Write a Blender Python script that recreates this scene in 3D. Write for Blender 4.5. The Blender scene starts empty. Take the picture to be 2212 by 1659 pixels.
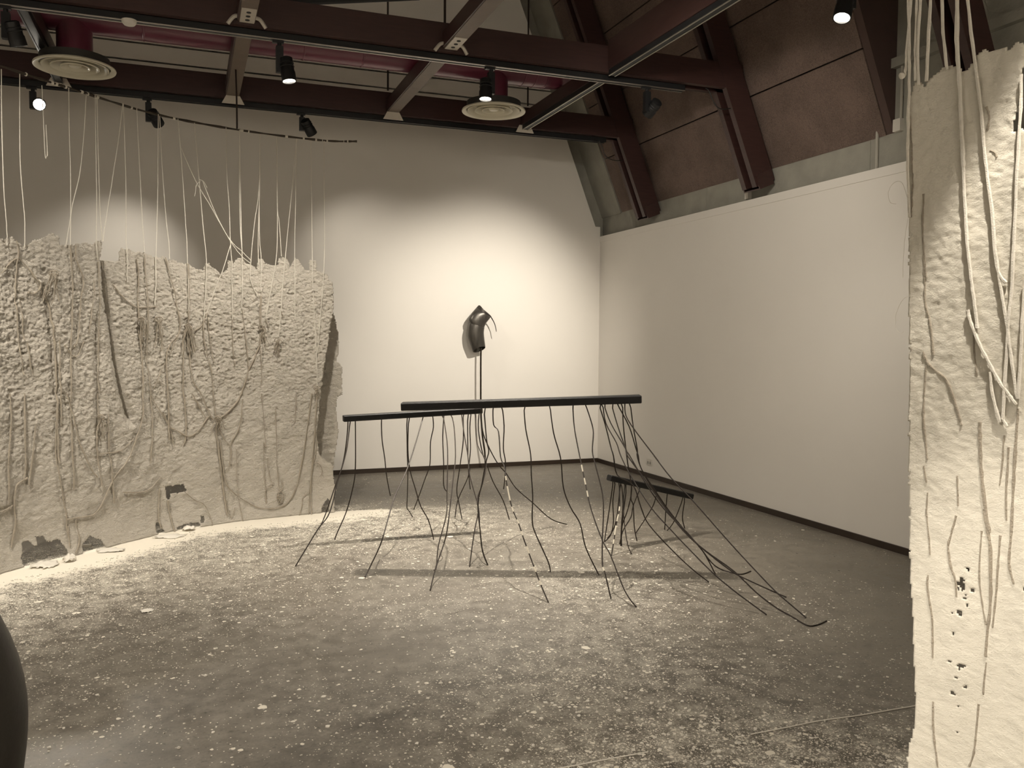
import bpy, math, random
from mathutils import Vector, Matrix, noise
random.seed(7)
PI = math.pi
S = bpy.context.scene
COL = S.collection

# ------------------------------------------------------------------ camera
F, YAW, PITCH, ROLL, EYE = 1851.6, 0.361611, -0.050596, 0.006634, 1.55
W, H = 2212, 1659
fw = Vector((math.sin(YAW)*math.cos(PITCH), math.cos(YAW)*math.cos(PITCH), math.sin(PITCH)))
r0 = Vector((math.cos(YAW), -math.sin(YAW), 0)); u0 = r0.cross(fw)
cr = math.cos(ROLL)*r0 + math.sin(ROLL)*u0
cu = -math.sin(ROLL)*r0 + math.cos(ROLL)*u0
CAM = Vector((0, 0, EYE))
cd = bpy.data.cameras.new('camera'); cam = bpy.data.objects.new('camera', cd); COL.objects.link(cam)
cd.sensor_fit = 'HORIZONTAL'; cd.sensor_width = 36; cd.lens = 36*F/W; cd.clip_start = 0.05
m = Matrix.Identity(4)
for i in range(3):
    m[i][0] = cr[i]; m[i][1] = cu[i]; m[i][2] = -fw[i]; m[i][3] = CAM[i]
cam.matrix_world = m
S.camera = cam

def ray(x, y): return fw + (x-W/2)/F*cr - (y-H/2)/F*cu
def at_plane(x, y, ax, v):
    d = ray(x, y); return CAM + d*((v-CAM[ax])/d[ax])
def at_floor(x, y, z=0.0): return at_plane(x, y, 2, z)
def at_x(x, y, v): return at_plane(x, y, 0, v)
def at_y(x, y, v): return at_plane(x, y, 1, v)
def at_d(x, y, d): return CAM + ray(x, y)*d
def depth(p): return (Vector(p)-CAM).dot(fw)
def proj(p):
    v = Vector(p)-CAM; k = v.dot(fw)
    return W/2+F*v.dot(cr)/k, H/2-F*v.dot(cu)/k

# ------------------------------------------------------------------ materials
def mat(name, col, rough=.6, metal=0., var=0., vscale=8., bump=0., bscale=60., emit=None, estr=0., transl=0., spec=None, stretch=None):
    M = bpy.data.materials.new(name); M.use_nodes = True
    nt = M.node_tree; N = nt.nodes; L = nt.links; b = N['Principled BSDF']
    b.inputs['Base Color'].default_value = (*col, 1); b.inputs['Roughness'].default_value = rough
    b.inputs['Metallic'].default_value = metal
    if spec is not None: b.inputs['Specular IOR Level'].default_value = spec
    tc = N.new('ShaderNodeTexCoord'); src = tc.outputs['Object']
    if stretch:
        mp = N.new('ShaderNodeMapping'); mp.inputs['Scale'].default_value = stretch
        L.new(src, mp.inputs['Vector']); src = mp.outputs['Vector']
    if var:
        n = N.new('ShaderNodeTexNoise'); n.inputs['Scale'].default_value = vscale; n.inputs['Detail'].default_value = 6
        L.new(src, n.inputs['Vector'])
        mx = N.new('ShaderNodeMix'); mx.data_type = 'RGBA'
        mx.inputs[6].default_value = (*[max(0, c*(1-var)) for c in col], 1)
        mx.inputs[7].default_value = (*[min(1, c*(1+var)) for c in col], 1)
        L.new(n.outputs['Fac'], mx.inputs[0]); L.new(mx.outputs[2], b.inputs['Base Color'])
    if bump:
        n2 = N.new('ShaderNodeTexNoise'); n2.inputs['Scale'].default_value = bscale; n2.inputs['Detail'].default_value = 8
        n2.inputs['Roughness'].default_value = .65
        L.new(src, n2.inputs['Vector'])
        bp = N.new('ShaderNodeBump'); bp.inputs['Strength'].default_value = min(1, bump); bp.inputs['Distance'].default_value = .02*max(1, bump)
        L.new(n2.outputs['Fac'], bp.inputs['Height']); L.new(bp.outputs['Normal'], b.inputs['Normal'])
    if emit:
        b.inputs['Emission Color'].default_value = (*emit, 1); b.inputs['Emission Strength'].default_value = estr
    if transl:
        t = N.new('ShaderNodeBsdfTranslucent'); t.inputs['Color'].default_value = (*col, 1)
        ms = N.new('ShaderNodeMixShader'); ms.inputs[0].default_value = transl
        out = N['Material Output']
        L.new(b.outputs[0], ms.inputs[1]); L.new(t.outputs[0], ms.inputs[2]); L.new(ms.outputs[0], out.inputs['Surface'])
    return M

M_WALL = mat('white_wall_paint', (.74, .71, .66), .75, var=.03, vscale=1.5, bump=.05, bscale=140)
M_CONC = mat('raw_concrete', (.30, .29, .25), .85, var=.3, vscale=5, bump=.25, bscale=30)
M_WOOD = mat('dark_red_stained_timber', (.042, .019, .0165), .42, var=.4, vscale=6, bump=.1, bscale=40, stretch=(1, 1, 9))
M_WOODL = mat('pale_brown_timber', (.125, .09, .064), .5, var=.25, vscale=6, bump=.08, bscale=40)
M_WOODR = mat('orange_brown_timber', (.085, .042, .024), .45, var=.25, vscale=6)
M_BLACKM = mat('black_painted_metal', (.011, .011, .012), .45, spec=.4)
M_ALU = mat('aluminium_lip', (.5, .48, .43), .35, 1.)
M_DUCT = mat('burgundy_painted_duct', (.15, .034, .060), .3, var=.15, vscale=4, spec=.6)
M_DIFF = mat('cream_metal_diffuser', (.62, .58, .46), .32)
M_DIFFD = mat('dark_diffuser_gap', (.03, .028, .024), .6)
M_STEEL = mat('pale_steel_plate', (.50, .46, .40), .5, .2, var=.1, vscale=20)
M_SHOE = mat('white_painted_steel', (.62, .57, .49), .5, var=.08, vscale=20)
M_HOLE = mat('dark_bolt_hole', (.012, .01, .009), .8)
M_SKIRT = mat('dark_brown_skirting', (.03, .019, .012), .4, var=.2, vscale=5)
M_BEAM = mat('black_stained_wood', (.008, .0074, .007), .5, var=.3, vscale=12, bump=.15, bscale=50, spec=.3)
M_WIRE = mat('dark_iron_wire', (.022, .014, .009), .5, .3)
M_TAPE = mat('pale_tape', (.6, .55, .45), .7)
M_HORN = mat('black_polished_horn', (.085, .078, .068), .34, .6, var=.6, vscale=9, bump=.06, bscale=50, stretch=(4, 4, .8))
M_HORNIN = mat('horn_inside', (.012, .01, .008), .7)
M_POLE = mat('dark_steel_rod', (.035, .026, .018), .4, .6)
M_GOURD = mat('black_waxed_surface', (.018, .015, .012), .42, var=.3, vscale=6, bump=.1, bscale=30)
M_PLASTIC = mat('white_plastic', (.62, .59, .53), .4)
M_LENS = mat('lit_lamp_lens', (1, .95, .85), .4, emit=(1, .93, .8), estr=22)
M_LENSG = mat('glaring_lamp_lens', (1, .95, .85), .4, emit=(1, .93, .8), estr=45)
M_LENSOFF = mat('lamp_lens', (.05, .05, .05), .2, emit=(1, .9, .75), estr=3)
M_CORD = mat('white_cotton_cord', (.74, .70, .62), .95, var=.12, vscale=60, bump=.5, bscale=300)
M_CORDP = mat('pulp_cord_and_shadow', (.40, .35, .28), 1., var=.15, vscale=40, bump=.7, bscale=160)  # pulp cord tone, also colours the cord shadows drawn on the sheet
M_ROD = mat('mottled_bark_rod', (.05, .038, .026), .8, var=.5, vscale=14, bump=.6, bscale=80)
M_CABLE = mat('black_cable', (.012, .011, .01), .5)
M_HANG = mat('dark_hanger_wire', (.03, .018, .014), .5, .3)
M_CONDUIT = mat('grey_conduit', (.38, .36, .31), .6)

def paper_material(name, col, bump, bscale):
    M = mat(name, col, 1.0, var=.09, vscale=7, spec=.12)
    nt = M.node_tree; N = nt.nodes; L = nt.links; b = N['Principled BSDF']
    tc = N['Texture Coordinate']
    mp = N.new('ShaderNodeMapping'); mp.inputs['Scale'].default_value = (1, 1, 1.5); L.new(tc.outputs['Object'], mp.inputs['Vector'])
    n1 = N.new('ShaderNodeTexNoise'); n1.inputs['Scale'].default_value = bscale; n1.inputs['Detail'].default_value = 7
    n1.inputs['Distortion'].default_value = 1.2; n1.inputs['Roughness'].default_value = .68
    n2 = N.new('ShaderNodeTexNoise'); n2.inputs['Scale'].default_value = bscale*.28; n2.inputs['Detail'].default_value = 3
    for n in (n1, n2): L.new(mp.outputs['Vector'], n.inputs['Vector'])
    ad = N.new('ShaderNodeMath'); ad.operation = 'MULTIPLY_ADD'; ad.inputs[1].default_value = 1.6
    L.new(n2.outputs['Fac'], ad.inputs[0]); L.new(n1.outputs['Fac'], ad.inputs[2])
    bp = N.new('ShaderNodeBump'); bp.inputs['Strength'].default_value = 1; bp.inputs['Distance'].default_value = bump
    L.new(ad.outputs[0], bp.inputs['Height']); L.new(bp.outputs['Normal'], b.inputs['Normal'])
    t = N.new('ShaderNodeBsdfTranslucent'); t.inputs['Color'].default_value = (*col, 1)
    ms = N.new('ShaderNodeMixShader'); ms.inputs[0].default_value = .10
    L.new(b.outputs[0], ms.inputs[1]); L.new(t.outputs[0], ms.inputs[2]); L.new(ms.outputs[0], N['Material Output'].inputs['Surface'])
    return M
M_PAPER = paper_material('crumpled_paper_pulp', (.68, .63, .55), .020, 58)
M_PAPERF = paper_material('felted_paper_pulp', (.72, .68, .59), .0022, 110)
M_SCRAP = paper_material('loose_paper_scrap', (.78, .74, .66), .006, 40)

def lining_material():
    M = mat('pinkish_wood_wool_board', (.21, .125, .095), .95, var=.55, vscale=24, bump=.6, bscale=60)
    nt = M.node_tree; N = nt.nodes; L = nt.links; b = N['Principled BSDF']
    n = N.new('ShaderNodeTexNoise'); n.inputs['Scale'].default_value = 3; n.inputs['Detail'].default_value = 8
    v = N.new('ShaderNodeTexNoise'); v.inputs['Scale'].default_value = 75; v.inputs['Detail'].default_value = 2; v.inputs['Distortion'].default_value = 2.5
    tc = N['Texture Coordinate']
    L.new(tc.outputs['Object'], n.inputs['Vector']); L.new(tc.outputs['Object'], v.inputs['Vector'])
    r1 = N.new('ShaderNodeMapRange'); r1.inputs[1].default_value = .35; r1.inputs[2].default_value = .68; r1.inputs[3].default_value = .62; r1.inputs[4].default_value = 1.1
    r2 = N.new('ShaderNodeMapRange'); r2.inputs[1].default_value = .35; r2.inputs[2].default_value = .6; r2.inputs[3].default_value = .45; r2.inputs[4].default_value = 1.15
    L.new(n.outputs['Fac'], r1.inputs[0]); L.new(v.outputs['Fac'], r2.inputs[0])
    mu = N.new('ShaderNodeMath'); mu.operation = 'MULTIPLY'; L.new(r1.outputs[0], mu.inputs[0]); L.new(r2.outputs[0], mu.inputs[1])
    mx = N.new('ShaderNodeMix'); mx.data_type = 'RGBA'; mx.inputs[6].default_value = (.05, .036, .028, 1); mx.inputs[7].default_value = (.20, .142, .118, 1)
    L.new(mu.outputs[0], mx.inputs[0]); L.new(mx.outputs[2], b.inputs['Base Color'])
    return M
M_LINING = lining_material()

def floor_material():
    M = bpy.data.materials.new('worn_concrete_floor'); M.use_nodes = True
    nt = M.node_tree; N = nt.nodes; L = nt.links; b = N['Principled BSDF']
    tc = N.new('ShaderNodeTexCoord')
    def noi(sc, det, rg=.6, dist=0.):
        n = N.new('ShaderNodeTexNoise'); n.inputs['Scale'].default_value = sc; n.inputs['Detail'].default_value = det
        n.inputs['Roughness'].default_value = rg; n.inputs['Distortion'].default_value = dist
        L.new(tc.outputs['Object'], n.inputs['Vector']); return n.outputs['Fac']
    def mth(op, a, c=None, clamp=False):
        k = N.new('ShaderNodeMath'); k.operation = op; k.use_clamp = clamp
        for i, q in enumerate((a, c)):
            if q is None: continue
            if isinstance(q, (int, float)): k.inputs[i].default_value = q
            else: L.new(q, k.inputs[i])
        return k.outputs[0]
    def rng(x, a, c, d=0., e=1.):
        k = N.new('ShaderNodeMapRange'); k.inputs[1].default_value = a; k.inputs[2].default_value = c
        k.inputs[3].default_value = d; k.inputs[4].default_value = e; L.new(x, k.inputs[0]); return k.outputs[0]
    at = N.new('ShaderNodeAttribute'); at.attribute_name = 'litter'
    dens = at.outputs['Fac']
    big = noi(1.1, 6, .6); mid = noi(9, 8, .7); fine = noi(70, 6, .65); agg = noi(46, 3, .5); streak = noi(3.2, 5, .7, 1.5)
    base = N.new('ShaderNodeMix'); base.data_type = 'RGBA'
    base.inputs[6].default_value = (.078, .068, .054, 1); base.inputs[7].default_value = (.205, .182, .147, 1)
    L.new(mth('ADD', mth('MULTIPLY', rng(big, .3, .7), .45), mth('MULTIPLY', rng(mid, .3, .7), .55)), base.inputs[0])
    # dark aggregate specks
    sp = N.new('ShaderNodeMix'); sp.data_type = 'RGBA'; L.new(base.outputs[2], sp.inputs[6]); sp.inputs[7].default_value = (.05, .043, .034, 1)
    L.new(mth('MULTIPLY', rng(agg, .60, .70), .75), sp.inputs[0])
    # powder smears
    powd = mth('MULTIPLY', rng(mth('ADD', mth('ADD', mth('MULTIPLY', mid, .5), mth('MULTIPLY', fine, .35)), mth('MULTIPLY', streak, .25)), .50, .66), mth('MINIMUM', mth('ADD', mth('MULTIPLY', dens, 1.7), .04), .85), True)
    pw = N.new('ShaderNodeMix'); pw.data_type = 'RGBA'; L.new(sp.outputs[2], pw.inputs[6]); pw.inputs[7].default_value = (.52, .485, .41, 1)
    L.new(powd, pw.inputs[0])
    # flakes: voronoi chips with random size + torn noise chips
    def chips(scale, k):
        v = N.new('ShaderNodeTexVoronoi'); v.inputs['Scale'].default_value = scale; v.inputs['Randomness'].default_value = 1
        wob = N.new('ShaderNodeVectorMath'); wob.operation = 'ADD'
        n = N.new('ShaderNodeTexNoise'); n.inputs['Scale'].default_value = scale*1.5; L.new(tc.outputs['Object'], n.inputs['Vector'])
        sc = N.new('ShaderNodeVectorMath'); sc.operation = 'SCALE'; sc.inputs[3].default_value = .55/scale; L.new(n.outputs['Color'], sc.inputs[0])
        L.new(tc.outputs['Object'], wob.inputs[0]); L.new(sc.outputs[0], wob.inputs[1]); L.new(wob.outputs[0], v.inputs['Vector'])
        sep = N.new('ShaderNodeSeparateColor'); L.new(v.outputs['Color'], sep.inputs[0])
        on = mth('LESS_THAN', sep.outputs[0], mth('MULTIPLY', dens, k))
        rad = rng(sep.outputs[1], 0, 1, .12, .46)
        return mth('MULTIPLY', on, mth('LESS_THAN', v.outputs['Distance'], rad))
    c1 = chips(40, .30); c2 = chips(80, .70); c3 = chips(17, .05); c4 = chips(135, .95)
    solid = rng(mth('ADD', mth('MULTIPLY', dens, .62), mth('MULTIPLY', mth('ADD', mth('MULTIPLY', mid, .5), mth('MULTIPLY', fine, .5)), .6)), .80, .86)
    ch = mth('MAXIMUM', mth('MAXIMUM', mth('MAXIMUM', c1, c4), mth('MAXIMUM', c2, c3)), solid)
    fl = N.new('ShaderNodeMix'); fl.data_type = 'RGBA'; L.new(pw.outputs[2], fl.inputs[6]); fl.inputs[7].default_value = (.74, .69, .59, 1)
    L.new(ch, fl.inputs[0]); L.new(fl.outputs[2], b.inputs['Base Color'])
    rr = N.new('ShaderNodeMix'); rr.data_type = 'FLOAT'
    rr.inputs[3].default_value = .95
    L.new(rng(mid, .3, .7, .26, .5), rr.inputs[2]); L.new(mth('MAXIMUM', ch, mth('MULTIPLY', dens, .9)), rr.inputs[0]); L.new(rr.outputs[0], b.inputs['Roughness'])
    b.inputs['Specular IOR Level'].default_value = .45
    bp = N.new('ShaderNodeBump'); bp.inputs['Strength'].default_value = .5; bp.inputs['Distance'].default_value = .006
    L.new(mth('ADD', mth('MULTIPLY', ch, .6), mth('MULTIPLY', fine, .18)), bp.inputs['Height']); L.new(bp.outputs['Normal'], b.inputs['Normal'])
    return M
M_FLOOR = floor_material()

# ------------------------------------------------------------------ mesh helpers
class MB:
    def __init__(s): s.v = []; s.f = []
    def add(s, vs, fs):
        o = len(s.v); s.v += [tuple(p) for p in vs]; s.f += [tuple(i+o for i in q) for q in fs]
    def box(s, a, b, mtx=None):
        x0, y0, z0 = a; x1, y1, z1 = b
        vs = [Vector(p) for p in ((x0,y0,z0),(x1,y0,z0),(x1,y1,z0),(x0,y1,z0),(x0,y0,z1),(x1,y0,z1),(x1,y1,z1),(x0,y1,z1))]
        if mtx: vs = [mtx @ p for p in vs]
        s.add(vs, [(0,3,2,1),(4,5,6,7),(0,1,5,4),(1,2,6,5),(2,3,7,6),(3,0,4,7)])
    def bevbox(s, a, b, bv, mtx=None):
        """box with chamfered long edges (along x)"""
        x0, y0, z0 = a; x1, y1, z1 = b
        sec = [(y0+bv,z0),(y1-bv,z0),(y1,z0+bv),(y1,z1-bv),(y1-bv,z1),(y0+bv,z1),(y0,z1-bv),(y0,z0+bv)]
        e = bv*.7
        rings = []
        for x, k in ((x0, 1), (x0+e, 0), (x1-e, 0), (x1, 1)):
            cy, cz = (y0+y1)/2, (z0+z1)/2
            rings.append([Vector((x, cy+(p-cy)*(1-k*.12), cz+(q-cz)*(1-k*.12))) for p, q in sec])
        if mtx: rings = [[mtx @ p for p in r] for r in rings]
        s.loft(rings, True, True)
    def loft(s, rings, cap0=False, cap1=False, closed=True):
        n = len(rings[0]); vs = [p for r in rings for p in r]; fs = []
        for i in range(len(rings)-1):
            for j in range(n if closed else n-1):
                a = i*n+j; b = i*n+(j+1) % n
                fs.append((a, b, b+n, a+n))
        if cap0: fs.append(tuple(range(n))[::-1])
        if cap1: fs.append(tuple((len(rings)-1)*n+k for k in range(n)))
        s.add(vs, fs)
    def tube(s, pts, r, n=8, caps=True, jit=0.):
        pts = [Vector(p) for p in pts]
        rs = r if isinstance(r, (list, tuple)) else [r]*len(pts)
        t0 = (pts[1]-pts[0]).normalized()
        nx = t0.orthogonal().normalized(); rings = []
        for i, p in enumerate(pts):
            a = pts[max(0, i-1)]; b = pts[min(len(pts)-1, i+1)]
            t = (b-a).normalized() if (b-a).length > 1e-9 else t0
            nx = (nx - t*nx.dot(t))
            nx = nx.normalized() if nx.length > 1e-6 else t.orthogonal().normalized()
            ny = t.cross(nx)
            k = rs[i]*(1+random.uniform(-jit, jit))
            rings.append([p+(nx*math.cos(2*PI*j/n)+ny*math.sin(2*PI*j/n))*k for j in range(n)])
        s.loft(rings, caps, caps)
    def lathe(s, prof, n=32, mtx=None, cap0=False, cap1=False):
        rings = [[Vector((r*math.cos(2*PI*j/n), r*math.sin(2*PI*j/n), z)) for j in range(n)] for r, z in prof]
        if mtx: rings = [[mtx @ p for p in q] for q in rings]
        s.loft(rings, cap0, cap1)
    def build(s, name, material, parent=None, smooth=True, ang=35):
        me = bpy.data.meshes.new(name); me.from_pydata(s.v, [], s.f); me.update()
        if smooth:
            me.polygons.foreach_set('use_smooth', [True]*len(me.polygons))
            me.set_sharp_from_angle(angle=math.radians(ang))
        me.materials.append(material)
        o = bpy.data.objects.new(name, me); COL.objects.link(o)
        if parent is not None:
            o.parent = parent; o.matrix_parent_inverse = PINV[parent.name]
        return o
PINV = {}
def tag(o, label=None, cat=None, group=None, kind=None):
    if label: o['label'] = label
    if cat: o['category'] = cat
    if group: o['group'] = group
    if kind: o['kind'] = kind
    return o
def thing(name, label, cat, loc=(0, 0, 0), group=None):
    o = bpy.data.objects.new(name, None); COL.objects.link(o); o.location = loc; o.empty_display_size = .1
    PINV[o.name] = Matrix.Translation(Vector(loc)).inverted()
    return tag(o, label, cat, group)
def part_of(o):    # lets a mesh act as parent of sub-parts
    PINV[o.name] = Matrix.Identity(4) if o.parent is None else Matrix.Identity(4)
    return o
def smooth_line(pts, k=4):
    pts = [Vector(p) for p in pts]
    if len(pts) < 3: k = max(k, 2)
    out = []
    for i in range(len(pts)-1):
        p0 = pts[max(0, i-1)]; p1 = pts[i]; p2 = pts[i+1]; p3 = pts[min(len(pts)-1, i+2)]
        for j in range(k):
            t = j/k
            out.append(.5*((2*p1)+(p2-p0)*t+(2*p0-5*p1+4*p2-p3)*t*t+(3*p1-p0-3*p2+p3)*t**3))
    out.append(pts[-1]); return out
def axis_mtx(loc, d, up=(0, 0, 1)):
    """z axis along d"""
    z = Vector(d).normalized(); x = Vector(up).cross(z)
    x = x.normalized() if x.length > 1e-5 else Vector((1, 0, 0))
    y = z.cross(x); mm = Matrix.Identity(4)
    for i in range(3): mm[i][0] = x[i]; mm[i][1] = y[i]; mm[i][2] = z[i]; mm[i][3] = loc[i]
    return mm
def struct(name, mb, material, smooth=False):
    o = mb.build(name, material, None, smooth); o['kind'] = 'structure'; return o

# ------------------------------------------------------------------ setting
XR, YB, XL, YF, ZT = 4.907, 9.85, -4.6, -3.2, 6.6
TAN = math.tan(math.radians(68))
def roof_x(z): return 4.99 - (z-3.12)/TAN          # sloping lining face

# plan curves of the two hanging papers
CUR = smooth_line([(-2.05, 5.25, 0), (-1.62, 5.83, 0), (-1.15, 6.44, 0), (-.72, 6.86, 0), (-.24, 7.33, 0), (.14, 7.51, 0), (.56, 7.66, 0), (.95, 7.73, 0), (1.30, 7.72, 0)], 8)
SHE = smooth_line([(1.70, 2.06, 0), (1.755, 1.86, 0), (1.80, 1.66, 0), (1.845, 1.47, 0), (1.885, 1.27, 0), (1.91, 1.0, 0), (1.91, .7, 0), (1.88, .42, 0)], 8)
def seg_dist(p, C):
    best = 9
    for a, b in zip(C, C[1:]):
        d = b-a; t = max(0, min(1, (p-a).dot(d)/d.length_squared)); best = min(best, (p-a-d*t).length)
    return best
def litter(x, y):
    p = Vector((x, y, 0)); d1 = seg_dist(p, CUR[::3]+[CUR[-1]]); d2 = seg_dist(p, SHE)
    ang = math.atan2(y-0, x)
    behind = (x*x+y*y) > 0 and any(False for _ in ())
    # which side of the curtain
    i = min(range(len(CUR)-1), key=lambda k: (CUR[k]-p).length)
    a, b = CUR[i], CUR[i+1]; side = (b.x-a.x)*(p.y-a.y)-(b.y-a.y)*(p.x-a.x)
    nz = noise.noise(Vector((x*1.3, y*1.3, 3)))*.5+noise.noise(Vector((x*3.1, y*3.1, 9)))*.25
    if side > 0: v = max(0, .75-d1*1.6)
    else:
        v = 1.25-d1*.9 if d1 < .42 else .90*math.exp(-(d1-.42)/.78)
        v += nz*.30*math.exp(-d1/1.8)
    w = .76*math.exp(-max(0, d2-.80)/.30) + nz*.22*math.exp(-d2)
    g = lambda cx, cy, s, k: k*math.exp(-((x-cx)**2+(y-cy)**2)/(2*s*s))
    base = .05+nz*.24 + g(2.35, 4.7, .40, .26) + g(1.6, 3.4, .5, .20) + g(2.1, 3.6, .5, .15) + g(1.6, 6.7, .7, .15) + g(3.0, 6.0, .8, .06) + g(1.1, 2.8, .4, .12)
    if x > 3.4: base *= .5
    return max(0, min(1.2, max(v, w, base)))
mb = MB(); nx, ny = 120, 170
x0, x1, y0, y1 = XL-.2, XR+.3, YF-.2, YB+.3
for j in range(ny+1):
    for i in range(nx+1): mb.v.append((x0+(x1-x0)*i/nx, y0+(y1-y0)*j/ny, 0))
for j in range(ny):
    for i in range(nx):
        a = j*(nx+1)+i; mb.f.append((a, a+1, a+nx+2, a+nx+1))
fl = struct('floor', mb, M_FLOOR)
at = fl.data.attributes.new('litter', 'FLOAT', 'POINT')
at.data.foreach_set('value', [litter(v[0], v[1]) for v in mb.v])

# back wall: white board cut along the slope, in three courses with open joints
def zx(z): return 4.84 if z < 3.02 else 4.84-(z-3.02)/2.52
mb = MB()
joints = [0, 4.335, 4.80, 6.6]
zs = [(0, 2.995, None), (2.995, 4.420, None), (4.440, 4.60, None), (4.620, ZT, None)]
T = .05
for a, b, _ in zs:
    xa = XR if b < 2.999 else zx(a); xb = XR if b < 2.999 else zx(b)
    lo = XL
    vs = [(lo, YB, a), (xa, YB, a), (xb, YB, b), (lo, YB, b)]
    vs += [(p[0], YB+T, p[2]) for p in vs]
    mb.add(vs, [(0,1,2,3), (7,6,5,4), (0,4,5,1), (1,5,6,2), (2,6,7,3), (3,7,4,0)])
struct('wall_back', mb, M_WALL)
mb = MB(); mb.box((XL, YB+.10, 0), (XR+.4, YB+.25, ZT)); struct('wall_gable', mb, M_CONC)

# right wall: white panel with a capping ledge, raw concrete band over it
mb = MB(); mb.box((XR, YF, 0), (XR+.06, YB, 2.80)); mb.box((XR-.006, YF, 2.80), (XR+.06, YB, 2.872)); struct('wall_right', mb, M_WALL)
mb = MB(); mb.box((XR+.085, YF, 0), (XR+.28, YB+.1, 3.13))
for y in (7.6, 5.35): mb.box((XR+.080, y-.012, 2.8), (XR+.085, y, 3.12))
struct('wall_concrete', mb, M_CONC)
# sloping lining, Y 5.1 .. 9.4, boards with seams (joint lines are real gaps over a dark backing)
mb = MB(); mbk = MB()
zz = [3.12, 3.745, 4.32, 4.89, 5.46, 6.03, ZT]
for a, b in zip(zz, zz[1:]):
    a2, b2 = a+.006, b-.006
    for (ya, yb) in ((5.18, 9.42),):
        vs = [(roof_x(a2), ya, a2), (roof_x(a2), yb, a2), (roof_x(b2), yb, b2), (roof_x(b2), ya, b2)]
        vs += [(p[0]+.04, p[1], p[2]+.012) for p in vs]
        mb.add(vs, [(0,1,2,3), (7,6,5,4), (0,4,5,1), (1,5,6,2), (2,6,7,3), (3,7,4,0)])
struct('ceiling_sloped', mb, M_LINING)
vs = [(roof_x(3.12)+.05, 5.175, 3.12), (roof_x(3.12)+.05, YB+.1, 3.12), (roof_x(ZT)+.05, YB+.1, ZT), (roof_x(ZT)+.05, 5.175, ZT)]
vs += [(p[0]+.1, p[1], p[2]) for p in vs]
mbk.add(vs, [(0,1,2,3), (7,6,5,4), (0,4,5,1), (1,5,6,2), (2,6,7,3), (3,7,4,0)])
struct('ceiling_backing', mbk, mat('dark_joint_backing', (.035, .024, .02), .9))
# concrete verge beam beside the gable
mb = MB()
vs = [(roof_x(3.12)-.01, 9.44, 3.12), (roof_x(3.12)-.01, YB+.1, 3.12), (roof_x(ZT)-.01, YB+.1, ZT), (roof_x(ZT)-.01, 9.44, ZT)]
vs += [(p[0]+.05, p[1], p[2]) for p in vs]
mb.add(vs, [(0,1,2,3), (7,6,5,4), (0,4,5,1), (1,5,6,2), (2,6,7,3), (3,7,4,0)])
struct('trim_1', mb, M_CONC)
# dormer recess beyond the lining: cheek and set-back concrete wall with ledges
mb = MB(); mb.add([(4.99, 5.17, 3.13), (roof_x(ZT), 5.17, ZT), (5.3, 5.17, ZT), (5.3, 5.17, 3.13), (4.99, 5.10, 3.13), (roof_x(ZT), 5.10, ZT), (5.3, 5.10, ZT), (5.3, 5.10, 3.13)],
        [(0,1,2,3), (7,6,5,4), (0,4,5,1), (1,5,6,2), (2,6,7,3), (3,7,4,0)])
struct('wall_dormer_cheek', mb, mat('dark_brown_cheek', (.07, .042, .035), .8, var=.2))
mb = MB(); mb.box((4.992, YF, 3.13), (5.25, 5.10, ZT))
mb.box((4.94, YF, 3.60), (4.992, 5.10, 3.67)); mb.box((4.97, YF, 4.3), (4.992, 5.10, 4.36))
struct('wall_dormer', mb, M_CONC)
mb = MB(); mb.box((XL, YF, ZT), (XR+.4, YB+.2, ZT+.1)); struct('ceiling', mb, mat('dark_ceiling_board', (.22, .18, .15), .9))
mb = MB(); mb.box((XL-.1, YF, 0), (XL, YB+.2, ZT)); struct('wall_left', mb, M_WALL)
mb = MB(); mb.box((XL, YF-.1, 0), (XR+.4, YF, ZT)); struct('wall_front', mb, M_WALL)
mb = MB(); mb.box((XL, YB-.014, 0), (XR-.014, YB, .052)); struct('baseboard_back', mb, M_SKIRT)
mb = MB(); mb.box((XR-.014, YF, 0), (XR, YB, .052)); struct('baseboard_right', mb, M_SKIRT)

# ------------------------------------------------------------------ roof timbers
def rafter(y, label):
    t = thing('roof_rafter', label, 'rafter', (4.86, y, 3.0), 'double rafters on the right slope')
    ct, st = math.cos(math.radians(68)), math.sin(math.radians(68))
    d = Vector((-ct, 0, st)); n = Vector((-st, 0, -ct))     # along slope, into the room
    o = Vector((4.985, y, 3.02))
    mm = Matrix.Identity(4)
    for i in range(3): mm[i][0] = d[i]; mm[i][1] = (0, 1, 0)[i]; mm[i][2] = n[i]; mm[i][3] = o[i]
    for y0_, y1_, nm in ((-.105, -.045, 'rafter_plank'), (.045, .105, 'rafter_plank')):
        b = MB(); b.box((0, y0_, .0), (3.85, y1_, .21), mm); b.build(nm, M_WOOD, t, False)
    b = MB(); b.box((.10, -.0445, .03), (3.8, .0445, .075), mm); b.build('spacer_strip', M_WOODR, t, False)
    b = MB(); b.box((-.02, -.12, .03), (.10, -.105, .19), mm); b.box((-.02, .105, .03), (.10, .12, .19), mm)
    b.box((-.03, -.12, .03), (-.02, .12, .19), mm); b.build('foot_bracket', M_WOOD, t, False)
    b = MB(); b.box((.03, -.008, .16), (.22, .008, .17), mm); b.build('steel_strip', M_STEEL, t, False)
    return t
rafter(8.6, 'dark red double rafter on the pink slope, nearest the white back wall')
rafter(6.6, 'dark red double rafter in the middle of the pink slope, above the right wall')
rafter(4.22, 'dark red double rafter behind the cords of the foreground hanging paper')

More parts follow.
